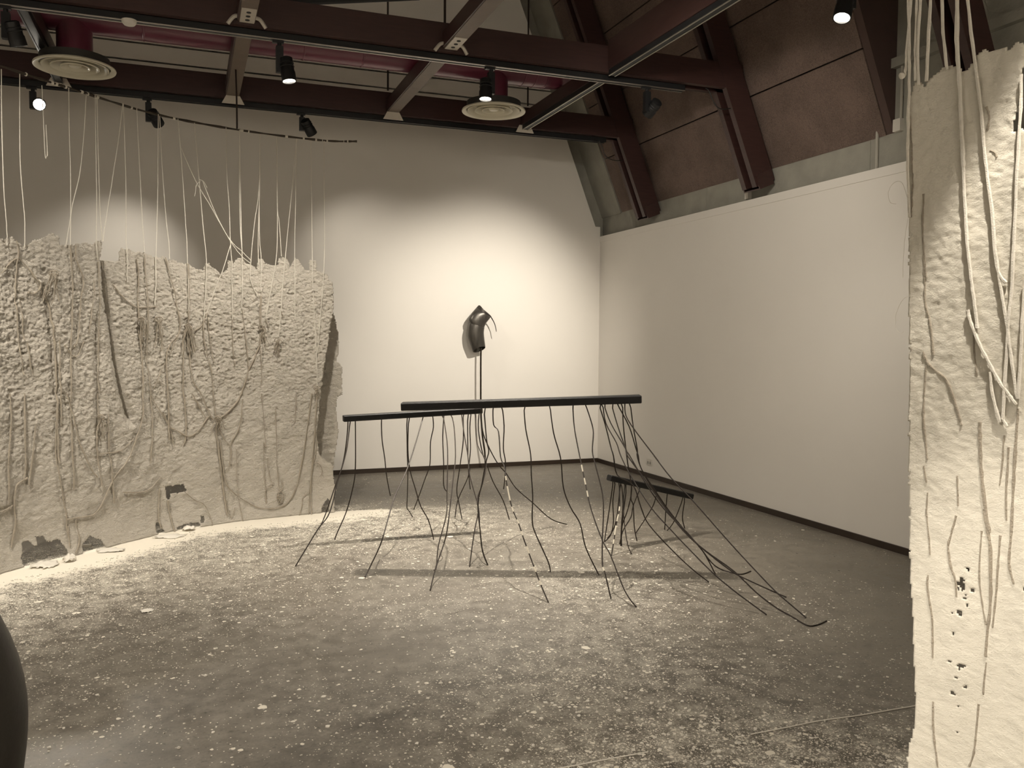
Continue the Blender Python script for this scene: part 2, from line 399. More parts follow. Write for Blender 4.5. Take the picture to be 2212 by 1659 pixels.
def tie_beam(y, zb, label, xr):
    t = thing('tie_beam', label, 'beam', (1, y, zb), 'horizontal red tie beams')
    b = MB()
    b.box((XL, y-.10, zb), (xr, y-.045, zb+.215)); b.build('beam_plank', M_WOOD, t, False)
    b = MB(); b.box((XL, y+.045, zb), (xr, y+.10, zb+.215)); b.build('beam_plank', M_WOOD, t, False)
    b = MB(); b.box((XL, y-.045, zb+.06), (xr-.3, y+.045, zb+.20)); b.build('beam_core', M_WOOD, t, False)
    return t
tie_beam(8.6, 3.782, 'dark red tie beam nearest the white back wall, under the air ducts', 4.62)
tie_beam(6.6, 3.782, 'dark red tie beam across the top of the photo, nearest the camera', 4.62)

def track(name, a, b, label):
    a, b = Vector(a), Vector(b); t = thing(name, label, 'lighting track', (a+b)/2, 'ceiling lighting tracks')
    d = (b-a); L_ = d.length; ang = math.atan2(d.y, d.x)
    mm = Matrix.Translation(a) @ Matrix.Rotation(ang, 4, 'Z')
    q = MB(); q.box((0, -.03, -.022), (L_, .03, .022), mm); q.build('track_profile', M_BLACKM, t, False)
    q = MB(); q.box((0, -.033, -.027), (L_, -.022, -.0215), mm); q.box((0, .022, -.027), (L_, .033, -.0215), mm); q.build('track_lip', M_ALU if 'bright' in label else M_BLACKM, t, False)
    return t
track('lighting_track', (XL, 6.6, 3.76), (4.08, 6.6, 3.76), 'black lighting track with bright lip under the nearest tie beam')
track('lighting_track', (XL, 8.6, 3.76), (4.33, 8.6, 3.76), 'black lighting track under the tie beam nearest the back wall')
track('lighting_track', (3.33, 2.6, 3.78), (3.33, 6.50, 3.78), 'black track with bright lip running toward the camera, upper right')
track('lighting_track', (3.33, 6.70, 3.78), (3.33, 8.48, 3.78), 'short black track with bright lip between the two tie beams, right side')
track('lighting_track', (-1.02, 6.70, 3.78), (-1.02, 8.48, 3.78), 'short black track between the tie beams at far left, above the glaring lamp')

def strut(x, big, lab, y0=2.6):
    t = thing('ceiling_strut', lab, 'beam', (x, 6, 3.85), 'struts running between the tie beams')
    w, h, z = (.04, .24, 3.803) if big else (.055, .12, 3.80)
    for a, b in ((y0, 6.49), (6.71, 8.49)):
        q = MB(); q.box((x-w, a, z), (x+w, b, z+(h if a < 6.6 else .118))); q.build('strut_timber', M_WOOD if big else M_WOODL, t, False)
    if not big:
        for a, b in ((y0, 6.49), (6.71, 8.49)):
            q = MB(); q.box((x-w-.012, a, z+.004), (x-w, b, z+h)); q.build('strut_shaded_side', M_WOOD, t, False)  # dark strip, shade of the strut's left side put into colour
        q = MB(); q.box((x-.05, 6.22, z-.006), (x+.05, 6.49, z)); pl = part_of(q.build('bracket_plate', M_STEEL, t, False))
        for k in (6.28, 6.355, 6.43):
            h_ = MB(); h_.lathe([(0.016, z-.009), (.016, z-.005)], 10, Matrix.Translation((x, k, 0)), True, True); h_.build('bolt', M_HOLE, pl)
        for s in (-1, 1):
            q = MB(); q.tube(smooth_line([(x+s*.05, 6.47, z+.03), (x+s*.09, 6.47, z+.02), (x+s*.13, 6.482, z-.03)], 4), .014, 8); q.build('bracket_arm', M_STEEL, t)
    # flared shoe under the far tie beam
    q = MB(); za = 3.79
    for s in (1,):
        vs = [(x-.10, 8.482, 3.728), (x+.10, 8.482, 3.728), (x+.06, 8.482, 3.802), (x-.06, 8.482, 3.802)]
        vs = [(p[0], p[1]-.012, p[2]) for p in vs]+vs
        q.add(vs, [(0,1,2,3), (7,6,5,4), (0,4,5,1), (1,5,6,2), (2,6,7,3), (3,7,4,0)])
    q.build('steel_shoe', M_SHOE, t, False)
    return t
strut(-1.02, True, 'dark strut between the tie beams at the far left, above the lit lamp', 6.0)
strut(.42, False, 'pale brown strut with bolted plate, left of the two lit lamps')
strut(1.93, False, 'pale brown strut with bolted plate, between the two lit lamps')
strut(3.33, True, 'long dark red strut slanting to the top edge, right of the air outlet')

# hanger rods and thin wires
def wire(name, pts, r, label, cat, material, group=None, k=4):
    q = MB(); q.tube(smooth_line(pts, k), r, 8); o = q.build(name, material); return tag(o, label, cat, group)
for px, ya, lab in ((838, 8.42, 'thin hanger rod just left of the sloping strut between the lit lamps'), (1140, 8.42, 'thin hanger rod right of the round air outlet near the corner'), (92, 8.42, 'thin hanger rod left of the large round air outlet')):
    p = at_y(px, 240, ya); wire('hanger_rod', [(p.x, ya, 3.99), (p.x, ya, 5.2), (p.x, ya, ZT)], .009, lab, 'rod', M_HANG, 'ceiling hanger rods')
p = at_y(961, 30, 7.3); wire('hanger_rod', [(p.x, 7.3, 4.22), (p.x, 7.3, 5.3), (p.x, 7.3, ZT)], .011, 'thin hanger rod above the duct, behind the bolted plate', 'rod', M_HANG, 'ceiling hanger rods')
# upper brace seen over the near tie beam
q = MB(); a, b = at_y(430, 12, 6.735), at_y(905, -8, 6.735); q.tube([a, b], .03, 10)
tag(q.build('brace_pole', M_BLACKM), 'dark round pole at the very top edge, above the nearest tie beam', 'pole')

# cables from track ends to rafters
wire('cable', [at_y(*p, 6.5) for p in ((1524, 190), (1532, 197), (1539, 215), (1549, 231), (1562, 236), (1578, 234))], .005, 'black cable looping from near tie beam to middle rafter', 'cable', M_CABLE)
wire('cable', [at_y(*p, 8.5) for p in ((1294, 304), (1301, 318), (1306, 334), (1318, 344), (1332, 347), (1345, 346))], .005, 'black cable looping from far tie beam to the rafter near the back wall', 'cable', M_CABLE)

# concrete band services
q = MB(); p = at_x(1616, 415, 4.97); q.box((4.95, p.y-.025, 2.90), (4.992, p.y+.025, 3.02)); tag(q.build('junction_box', M_PLASTIC, None, False), 'small pale box below the foot of the middle rafter', 'electrical box')
t = thing('conduit', 'grey conduit with round box on the concrete recess, beside the dark cheek', 'conduit', (5.0, 4.87, 3.0))
p = at_x(1896, 250, 4.978)
q = MB(); q.tube([(4.979, p.y, 2.88), (4.979, p.y, 3.12), (4.979, p.y, 3.47)], .012, 8); q.build('conduit_pipe', M_CONDUIT, t)
q = MB(); q.lathe([(.045, 0), (.045, .05), (.03, .055)], 16, axis_mtx((4.992, p.y, 3.50), (-1, 0, 0)), True, True); q.build('round_box', M_CONDUIT, t)
t = thing('wall_switch_box', 'white square box under a thin pipe, left of the foreground hanging cords', 'electrical box', (5.0, 4.6, 3.2))
p = at_x(1935, 270, 4.95); p2 = at_x(1947, 200, 4.975)
q = MB(); q.box((4.955, p.y-.035, p.z-.045), (4.992, p.y+.035, p.z+.045)); q.build('box_cover', M_PLASTIC, t, False)
q = MB(); q.tube([(4.979, p2.y, p.z-.03), (4.979, p2.y, 3.60)], .011, 8); q.build('conduit_pipe', M_CONDUIT, t)

# ------------------------------------------------------------------ duct and diffusers
t = thing('air_duct', 'long burgundy round air duct between the two tie beams', 'duct', (1, 7.6, 4.08))
rd = .165; zc = 4.10; q = MB(); rings = []
prof = [(XL, rd), (3.18, rd), (3.33, rd*.97), (3.43, rd*.86), (3.50, rd*.66), (3.535, rd*.35), (3.54, .02)]
for x, r in prof: rings.append([Vector((x, 7.6+r*math.cos(2*PI*j/36), zc+(rd-r)*.3+r*math.sin(2*PI*j/36))) for j in range(36)])
q.loft(rings, True, True); q.build('duct_tube', M_DUCT, t)
for x in (-.3, .38, .95, 1.45, 2.05, 2.95, 3.06, 3.17):
    q = MB(); q.loft([[Vector((x+dx, 7.6+r*math.cos(2*PI*j/36), zc+r*math.sin(2*PI*j/36))) for j in range(36)] for dx, r in ((-.008, rd), (-.004, rd+.004), (.004, rd+.004), (.008, rd))]); q.build('duct_seam', M_DUCT, t)
for cx, z in ((-.80, 3.655), (2.675, 3.665)):
    q = MB(); q.lathe([(.13, z+.36), (.13, z+.095)], 28, Matrix.Translation((cx, 7.6, 0))); q.build('drop_pipe', M_DUCT, t)
def diffuser(cx, cy, z, label):
    t = thing('air_diffuser', label, 'air vent', (cx, cy, z), 'round ceiling air diffusers')
    mt = Matrix.Translation((cx, cy, z))
    q = MB(); q.lathe([(.14, .10), (.16, .085), (.20, .05), (.292, .014), (.296, .004), (.292, -.004), (.262, .004), (.250, .016)], 56, mt); q.build('outer_ring', M_DIFF, t)
    q = MB(); q.lathe([(.0, .09), (.25, .085), (.252, .02)], 40, mt); q.build('inner_throat', M_DIFFD, t)
    for ri, ro in ((.195, .240), (.130, .172), (.068, .105)):
        q = MB(); q.lathe([(ri, .055), (ro-.012, .010), (ro, .002), (ro+.004, .008), (ro-.006, .020), (ri, .062)], 48, mt); q.build('cone_ring', M_DIFF, t)
    q = MB(); q.lathe([(.001, .012), (.035, .010), (.046, .018), (.04, .05)], 32, mt); q.build('centre_cap', M_DIFF, t)
diffuser(-.80, 7.6, 3.655, 'cream round air outlet at upper left, above the curtain rod')
diffuser(2.675, 7.6, 3.665, 'cream round air outlet right of centre, below the lit lamp')
q = MB(); p = at_y(279, 41, 6.57); q.lathe([(.05, 0), (.048, -.018), (.034, -.034), (.012, -.04), (.001, -.041)], 20, Matrix.Translation((p.x, 6.57, 3.736)), True)
tag(q.build('ceiling_sensor', M_PLASTIC), 'small white dome sensor under the nearest track, upper left', 'sensor')

# ------------------------------------------------------------------ track spotlights
WARM = (1, .915, .79)
def spot(parent, loc, tgt, watts, deg, blend, rad=.035, col=WARM):
    l = bpy.data.lights.new('spot_beam', 'SPOT'); l.energy = watts; l.spot_size = math.radians(deg); l.spot_blend = blend
    l.shadow_soft_size = rad; l.color = col
    o = bpy.data.objects.new('spot_beam', l); COL.objects.link(o)
    d = (Vector(tgt)-Vector(loc)).normalized(); o.matrix_world = axis_mtx(loc, -d)
    if parent is not None:
        mw = o.matrix_world.copy(); o.parent = parent; o.matrix_parent_inverse = PINV[parent.name]
    return o
def spotlight(x, y, ztrack, aim, label, lens, side=1, drop=.20, length=.17, watts=0, deg=50, blend=.5, tgt=None, sx=None):
    """adapter on the track, upright driver box, cylindrical head aimed along `aim`"""
    t = thing('track_spotlight', label, 'spotlight', (x, y, ztrack), 'track spotlights')
    q = MB(); q.box((x-.05, y-.018, ztrack-.018), (x+.03, y+.018, ztrack)); q.lathe([(.016, ztrack-.045), (.016, ztrack-.015)], 12, Matrix.Translation((x, y, 0)), True, True); q.build('track_adapter', M_BLACKM, t, False)
    zb = ztrack-.04
    q = MB(); q.box((x-.026, y-.022, zb-drop), (x+.026, y+.022, zb)); q.build('driver_box', M_BLACKM, t, False)
    d = Vector(aim).normalized()
    c = Vector((x+side*.052, y-.02, zb-drop+.045))
    mm = axis_mtx(c - d*.06, d); L_ = length
    q = MB(); q.lathe([(.03, -.01), (.046, 0), (.048, L_*.55), (.052, L_*.6), (.053, L_), (.046, L_), (.045, L_-.03)], 28, mm, True); head = part_of(q.build('lamp_head', M_BLACKM, t))
    q = MB(); q.lathe([(.049, L_*.2), (.052, L_*.22), (.049, L_*.24)], 24, mm); q.lathe([(.049, L_*.35), (.052, L_*.37), (.049, L_*.39)], 24, mm); q.build('heat_fins', M_BLACKM, head)
    q = MB(); q.lathe([(.001, L_-.012), (.046, L_-.012)], 28, mm); q.build('lamp_lens', lens, head)
    q = MB(); q.tube([Vector((x, y-.02, zb-drop+.045)), c], .012, 8); q.build('pivot', M_BLACKM, t)
    if watts:
        e = c + d*(L_+.004)
        spot(t, e, e+d if tgt is None else tgt, watts, deg, blend)
    return t
spotlight(.655, 6.6, 3.733, (.12, -.10, -1), 'lit black spotlight near the pale strut, left of centre', M_LENS, 1, .19, .17, 250, 125, 1, (.6, 6.95, .4))
spotlight(2.30, 6.6, 3.733, (-.06, -.12, -1), 'lit black spotlight directly above the round outlet right of centre', M_LENS, -1, .17, .16, 760, 76, 1, (2.25, 5.9, 0))
spotlight(3.72, 6.6, 3.733, (-.15, 1, -.55), 'unlit-looking black spotlight in front of the pink slope', M_LENSOFF, 1, .17, .15, 570, 66, 1, (3.3, 9.85, 1.35))
spotlight(-.31, 8.6, 3.733, (.4, .9, -.6), 'black spotlight touching the curved hanging rod, seen from behind', M_LENSOFF, 1, .17, .15, 80, 72, 1, (-.85, 9.85, 1.75))
spotlight(1.06, 8.6, 3.733, (.62, .55, -.85), 'black spotlight tilted right, just above the right end of the hanging rod', M_LENSOFF, 1, .125, .15, 70, 85, 1, (2.4, 9.85, 1.6))
spotlight(-1.24, 8.6, 3.733, (.12, -1, -.30), 'glaring lit spotlight shining toward the camera at upper left', M_LENSG, 1, .15, .15, 190, 92, .8, (-.1, 5.6, .2))
spotlight(-1.10, 6.6, 3.733, (.25, .3, -1), 'black spotlight cut by the left edge, in front of the round outlet', M_LENSOFF, 1, .17, .15)
p = at_y(1835, 25, 4.25)
spotlight(3.76, 4.22, 3.80, (-.38, -.2, -1), 'lit black spotlight at the top edge, left of the foreground cords', M_LENS, -1, .20, .20, 110, 120, 1, (3.4, 4.6, 0))

# unseen spots out of frame: lamps inferred from lit areas, then added fill
spot(None, (-1.35, 5.35, 3.55), (-1.0, 6.2, .2), 190, 130, 1, .03)
spot(None, (-1.9, 3.9, 3.6), (-.7, 6.7, .1), 470, 50, 1, .04)
spot(None, (-1.6, -.2, 3.5), (.1, 2.8, 0), 330, 54, 1, .04)
spot(None, (-3.1, .3, 3.5), (.3, 2.7, 0), 360, 46, 1, .04)
spot(None, (1.50, .95, 3.45), (1.87, 1.25, .2), 330, 40, .25, .03)
spot(None, (-1.0, .7, 3.5), (1.87, 1.25, .42), 620, 25, .6, .04)
spot(None, (2.3, 4.2, 3.6), (4.9, 7.3, 1.7), 190, 90, 1, .08)  # added fill to brighten the right wall, no fixture
spot(None, (-.5, -.8, 3.6), (-.5, -3.2, 1.6), 900, 120, 1, .1)  # added fill, bounces off the front wall as ambient
spot(None, (2.6, -.8, 3.6), (2.6, -3.2, 1.6), 900, 120, 1, .1)  # second added fill for the front wall bounce
spot(None, (-2.8, 2.0, 3.6), (-4.6, 2.2, 1.6), 700, 120, 1, .1)  # added fill bounced off the left wall

# ------------------------------------------------------------------ hanging papers
class Surf:
    def __init__(s, C, disp):
        s.C = C; s.disp = disp
        s.L = [0]
        for a, b in zip(C, C[1:]): s.L.append(s.L[-1]+(b-a).length)
    def pt(s, u):
        L = s.L; i = 0
        while i < len(L)-2 and L[i+1] < u: i += 1
        a, b = s.C[i], s.C[i+1]; d = (b-a).normalized()
        n = Vector((d.y, -d.x, 0))
        p = a + d*(u-L[i])
        if n.dot(-Vector((p.x, p.y, 0))) < 0: n = -n
        return p, n
    def hit(s, x, y):
        d = ray(x, y); best = None
        for i, (a, b) in enumerate(zip(s.C, s.C[1:])):
            e = b-a; den = d.x*e.y-d.y*e.x
            if abs(den) < 1e-9: continue
            k = (a.x*e.y-a.y*e.x)/den          # camera at plan origin
            t = (a.x*d.y-a.y*d.x)/den
            lo = -9 if i == 0 else 0; hi = 9 if i == len(s.C)-2 else 1
            if k > 0 and lo <= t <= hi:
                if best is None or k < best[0]: best = (k, s.L[i]+t*e.length)
        return best[1], EYE+d.z*best[0]
    def pos(s, u, z, off=0.):
        p, n = s.pt(u); return Vector((p.x, p.y, z)) + n*(s.disp(u, z)+off)
    def px(s, x, y, off=0.):
        u, z = s.hit(x, y); return s.pos(u, z, off)

def fbm(x, y, z, o=4):
    v = 0; a = 1; f = 1
    for _ in range(o): v += a*noise.noise(Vector((x*f, y*f, z*f))); a *= .5; f *= 2.1
    return v
def inpoly(x, y, P):
    c = False; j = len(P)-1
    for i in range(len(P)):
        if (P[i][1] > y) != (P[j][1] > y) and x < (P[j][0]-P[i][0])*(y-P[i][1])/(P[j][1]-P[i][1])+P[i][0]: c = not c
        j = i
    return c
def seg_d2(x, y, P):
    best = 1e9; side = 0
    for (ax, ay), (bx, by) in zip(P, P[1:]):
        dx, dy = bx-ax, by-ay; t = max(0, min(1, ((x-ax)*dx+(y-ay)*dy)/(dx*dx+dy*dy)))
        q = math.hypot(x-ax-dx*t, y-ay-dy*t)
        if q < best: best = q; side = dx*(y-ay)-dy*(x-ax)
    return best, side

dummy = Surf(CUR, lambda u, z: 0)
def uz(P): return [dummy.hit(*p) for p in P]
TOP = [(-160, 505), (-60, 500), (0, 520), (25, 512), (31, 520), (48, 532), (84, 515), (104, 508), (113, 505), (125, 513), (128, 530), (145, 530), (157, 527), (178, 523), (200, 527), (209, 520), (218, 519), (217, 542), (219, 563), (256, 565), (257, 546), (262, 537), (268, 540), (277, 539), (289, 544), (299, 545), (311, 546), (330, 554), (342, 556), (352, 555),
       (362, 563), (374, 560), (381, 566), (398, 571), (405, 569), (427, 583), (437, 583), (443, 568), (451, 568), (456, 578), (466, 583), (475, 593), (490, 583), (491, 563), (497, 563), (504, 571), (507, 563), (514, 558), (524, 561), (528, 568), (540, 571), (554, 583), (555, 573), (560, 558), (567, 561), (574, 568), (586, 574), (601, 571), (602, 554), (613, 556), (625, 566), (627, 578), (635, 558), (644, 561), (654, 575), (659, 583), (668, 583), (668, 563), (683, 564), (684, 585), (702, 590), (712, 604), (719, 616)]
RIGHT = [(720, 640), (720, 668), (714, 700), (705, 760), (696, 820), (689, 880), (684, 940), (690, 985), (721, 1004), (719, 1024), (726, 1060), (721, 1079), (722, 1108), (722, 1135)]
OUT = uz([(-160, 1400)] + TOP + RIGHT)
OUT[0] = (OUT[1][0], -.05); OUT[-1] = (OUT[-1][0], -.05)
def z3(P, ox=0, oy=850, k=4.147): return [(ox+x/k, oy+y/k) for x, y in P]
HOLES = [uz(q) for q in (
    z3([(1475, 830), (1640, 815), (1670, 875), (1590, 890), (1520, 895), (1515, 940), (1490, 945)]),
    z3([(170, 1480), (205, 1430), (215, 1330), (270, 1325), (310, 1370), (335, 1360), (330, 1285), (400, 1280), (410, 1330), (520, 1310), (560, 1370), (575, 1440), (500, 1490), (400, 1500), (190, 1560)]),
    z3([(685, 1440), (705, 1340), (780, 1270), (870, 1310), (895, 1370), (800, 1450), (690, 1480)]),
    z3([(1355, 1235), (1375, 1150), (1400, 1145), (1445, 1240), (1400, 1265)]),
    z3([(1540, 1300), (1555, 1190), (1700, 1150), (1770, 1150), (1770, 1240), (1650, 1280)]),
    z3([(1780, 1150), (1790, 1090), (1825, 1100), (1810, 1145)]),
    z3([(1418, 1080), (1430, 1010), (1480, 940), (1502, 960), (1490, 1090)], 350))]
FOLD = uz([(224, 565), (232, 610), (243, 700), (255, 780), (268, 850), (285, 900)])
GULLY = [uz(P) for P in ([(92, 590), (100, 660), (112, 740), (118, 850)], [(208, 700), (210, 800), (212, 900), (213, 960)], [(298, 560), (300, 640), (302, 720), (318, 790)], [(403, 700), (406, 760), (420, 800)])]
def cur_disp(u, z):
    d = .028*fbm(u*1.5, z*.35, 1.7, 2) + .010*fbm(u*7, z*6, 5.1, 3)
    k = max(0, min(1, (z-.25)/1.3))
    n1 = noise.noise(Vector((u*19, z*30, 2.2))); n2 = noise.noise(Vector((u*41+3, z*62, 6.1))); n3 = noise.noise(Vector((u*11, z*9, 4.4)))
    d += (.005+.019*k)*(.35-abs(n1))*(.55+1.0*max(0, n3)) + (.003+.010*k)*(.3-abs(n2)) + .007*k*fbm(u*55, z*60, 1.1, 2)
    f, sd = seg_d2(u, z, FOLD)
    if f < .09: d -= .06*(1-f/.09)**1.2 if sd*1 < 0 else .06*max(0, (1-f/.02))
    for g in GULLY:
        f, sd = seg_d2(u, z, g)
        if f < .05: d -= .022*(1-f/.05)
    if z > 1.95: d = d*max(0, 1-(z-1.95)/.5) + max(0, .35-abs(z-2.3))*.05*fbm(u*9, z*2, 8, 2)
    if z < .25: d += (.25-z)**2*.9
    return d
curtain = Surf(CUR, cur_disp)
PC = thing('paper_curtain', 'large crumpled white paper curtain hanging at left, reaching the floor', 'paper hanging', (.0, 7.4, 0))
def sheet_mesh(name, surf, u0_, u1_, z0_, z1_, step, keep, material, parent, thick=.003):
    nu = int((u1_-u0_)/step); nz = int((z1_-z0_)/step); idx = {}; q = MB()
    km = [[keep(u0_+(i+.5)*step, z0_+(j+.5)*step) for i in range(nu)] for j in range(nz)]
    def vid(i, j):
        if (i, j) not in idx:
            u = u0_+i*step; z = z0_+j*step
            idx[(i, j)] = len(q.v); q.v.append(tuple(surf.pos(u, z)))
        return idx[(i, j)]
    for j in range(nz):
        for i in range(nu):
            if km[j][i]: q.f.append((vid(i, j), vid(i+1, j), vid(i+1, j+1), vid(i, j+1)))
    o = q.build(name, material, parent, True, 180)
    md = o.modifiers.new('thickness', 'SOLIDIFY'); md.thickness = thick; md.offset = 0
    return o
umin = dummy.hit(-60, 800)[0]; umax = max(p[0] for p in OUT)
def keep_cur(u, z):
    j = .010*fbm(u*30, z*30, 4, 3); k = .012*fbm(u*33, z*29, 14, 3)
    if not inpoly(u+j, z+k*(1 if z > .3 else .0), OUT): return False
    for h in HOLES:
        if inpoly(u+j*.6, z+k*.6, h): return False
    return True
sheet_mesh('paper_sheet', curtain, umin-.05, umax+.03, 0.004, 2.75, .0072, keep_cur, M_PAPER, PC)
# the flap behind the right edge
BCUR = [p + Vector((.02, .15, 0)) for p in CUR] + [CUR[-1]+Vector((.30, .13, 0))]
back = Surf(BCUR, lambda u, z: .014*fbm(u*3, z*.8, 3, 2)+.008*fbm(u*20, z*24, 1, 3))
bd = Surf(BCUR, lambda u, z: 0)
FL = [bd.hit(*p) for p in ((640, 650), (712, 655), (724, 689), (729, 715), (732, 734), (731, 763), (726, 780), (738, 790), (739, 852), (728, 857), (726, 886), (731, 934), (726, 970), (721, 1000), (717, 1015), (640, 1015))]
us = [p[0] for p in FL]; zs_ = [p[1] for p in FL]
sheet_mesh('back_flap', back, min(us), max(us)+.02, min(zs_), max(zs_)+.02, .0085,
           lambda u, z: inpoly(u+.008*fbm(u*30, z*30, 4, 3), z+.006*fbm(u*33, z*29, 14, 3), FL), M_PAPER, PC)

# curved rod
ROD = smooth_line([(-1.62, 5.80, 3.30), (-1.11, 6.44, 3.30), (-.76, 6.82, 3.30), (-.23, 7.34, 3.30), (.41, 7.63, 3.30), (1.11, 7.75, 3.30), (1.42, 7.67, 3.30)], 10)
rodc = Surf([Vector((p.x, p.y, 0)) for p in ROD], lambda u, z: 0)
t = thing('hanging_rod', 'thin curved bark-brown rod hung above the paper curtain', 'rod', (.4, 7.6, 3.3))
q = MB(); q.tube(ROD, [.0085+.002*math.sin(i*1.7) for i in range(len(ROD))], 8, True, .1); stick = part_of(q.build('rod_stick', M_ROD, t))
q = MB()
for i in range(3, len(ROD)-4):
    if random.random() < .45:
        a, b = ROD[i], ROD[i+1]; s0 = random.random()*.5; a2 = a+(b-a)*s0; b2 = a+(b-a)*min(1, s0+random.uniform(.12, .4)); q.tube([a2, b2], .0125, 8)
q.build('cord_winding', M_CORD, stick)
p = at_y(512, 200, 7.66); ph = rodc.px(512, 281)
wire('hanger_wire', [(ph.x, ph.y, 3.309), (ph.x, ph.y+.01, 3.55), (ph.x-.005, ph.y+.02, 3.80)], .007, 'dark wire dropping from the pale strut to the curved rod', 'wire', M_HANG)
ph = rodc.px(-60, 120); 

# cords: from the rod down to the paper
HANG = [
 [(0, 150), (1, 269), (5, 400), (9, 470), (12, 530)], [(40, 158), (40, 269), (41, 348), (47, 443), (49, 535)], [(146, 190), (147, 270), (150, 400), (147, 530)],
 [(203, 206), (206, 411), (206, 530), (211, 560)], [(207, 210), (209, 300), (213, 440), (217, 522)], [(263, 223), (254, 300), (244, 364), (232, 440), (218, 522)], [(184, 203), (178, 300), (169, 380), (152, 450), (139, 530)],
 [(264, 224), (269, 364), (271, 522), (272, 560), (272, 610)], [(293, 234), (299, 348), (307, 522), (308, 545)], [(340, 247), (339, 400), (336, 522), (333, 600), (331, 660)],
 [(343, 251), (351, 395), (361, 522), (363, 560)], [(383, 257), (391, 348), (402, 522), (404, 590), (406, 690)], [(419, 266), (429, 389), (440, 522), (443, 572), (441, 640), (437, 700)],
 [(388, 315), (421, 390), (456, 450), (495, 518), (521, 544), (540, 563)], [(436, 390), (465, 462), (497, 523), (519, 552), (538, 568)],
 [(431, 392), (423, 400), (421, 415), (419, 424)], [(429, 388), (438, 392), (446, 406)],
 [(487, 276), (489, 380), (494, 450), (496, 527), (498, 566), (499, 640), (500, 690)], [(496, 530), (478, 585), (458, 638), (444, 677)],
 [(516, 281), (519, 443), (520, 510), (521, 566), (521, 667)], [(516, 282), (516, 400), (518, 500), (522, 560)],
 [(561, 291), (558, 411), (549, 480), (540, 566), (539, 604), (555, 640)], [(561, 291), (560, 400), (557, 500), (557, 573)], [(561, 291), (559, 440), (560, 520), (563, 556), (562, 630)],
 [(597, 296), (598, 443), (602, 480), (607, 554)], [(597, 296), (598, 400), (597, 542), (585, 620), (572, 689)],
 [(639, 301), (638, 430), (637, 480), (636, 556), (636, 690)], [(640, 301), (633, 380), (626, 450), (615, 560), (606, 660), (601, 720), (598, 727)],
 [(671, 304), (673, 450), (675, 595), (678, 680), (683, 763), (684, 850), (680, 922)], [(700, 305), (700, 390), (701, 500), (700, 560), (697, 620), (690, 700), (685, 763)],
 [(88, 185), (91, 250), (95, 335), (98, 338), (100, 330), (97, 270)],
]
def cord(pts, r, material, off, jit=.12, name='cord', srf=curtain, par=PC, top=None):
    P = smooth_line(pts, 5); Q = []
    for i, p in enumerate(P):
        Q.append(srf.px(p[0], p[1], off))
    if top is not None:
        # tie to the rod
        e = Q[0]; best = min(ROD, key=lambda w: (Vector((w.x, w.y))-Vector((e.x, e.y))).length); e2 = Vector((e.x, e.y, best.z)); Q[0] = e2
    q = MB(); q.tube(Q, r, 6, True, jit); return q.build(name, material, par)
P3 = lambda P: [Vector((x, y, 0)) for x, y in P]
for c in HANG:
    cord(P3(c), .0031, M_CORD, .012, .08, 'hanging_cord')
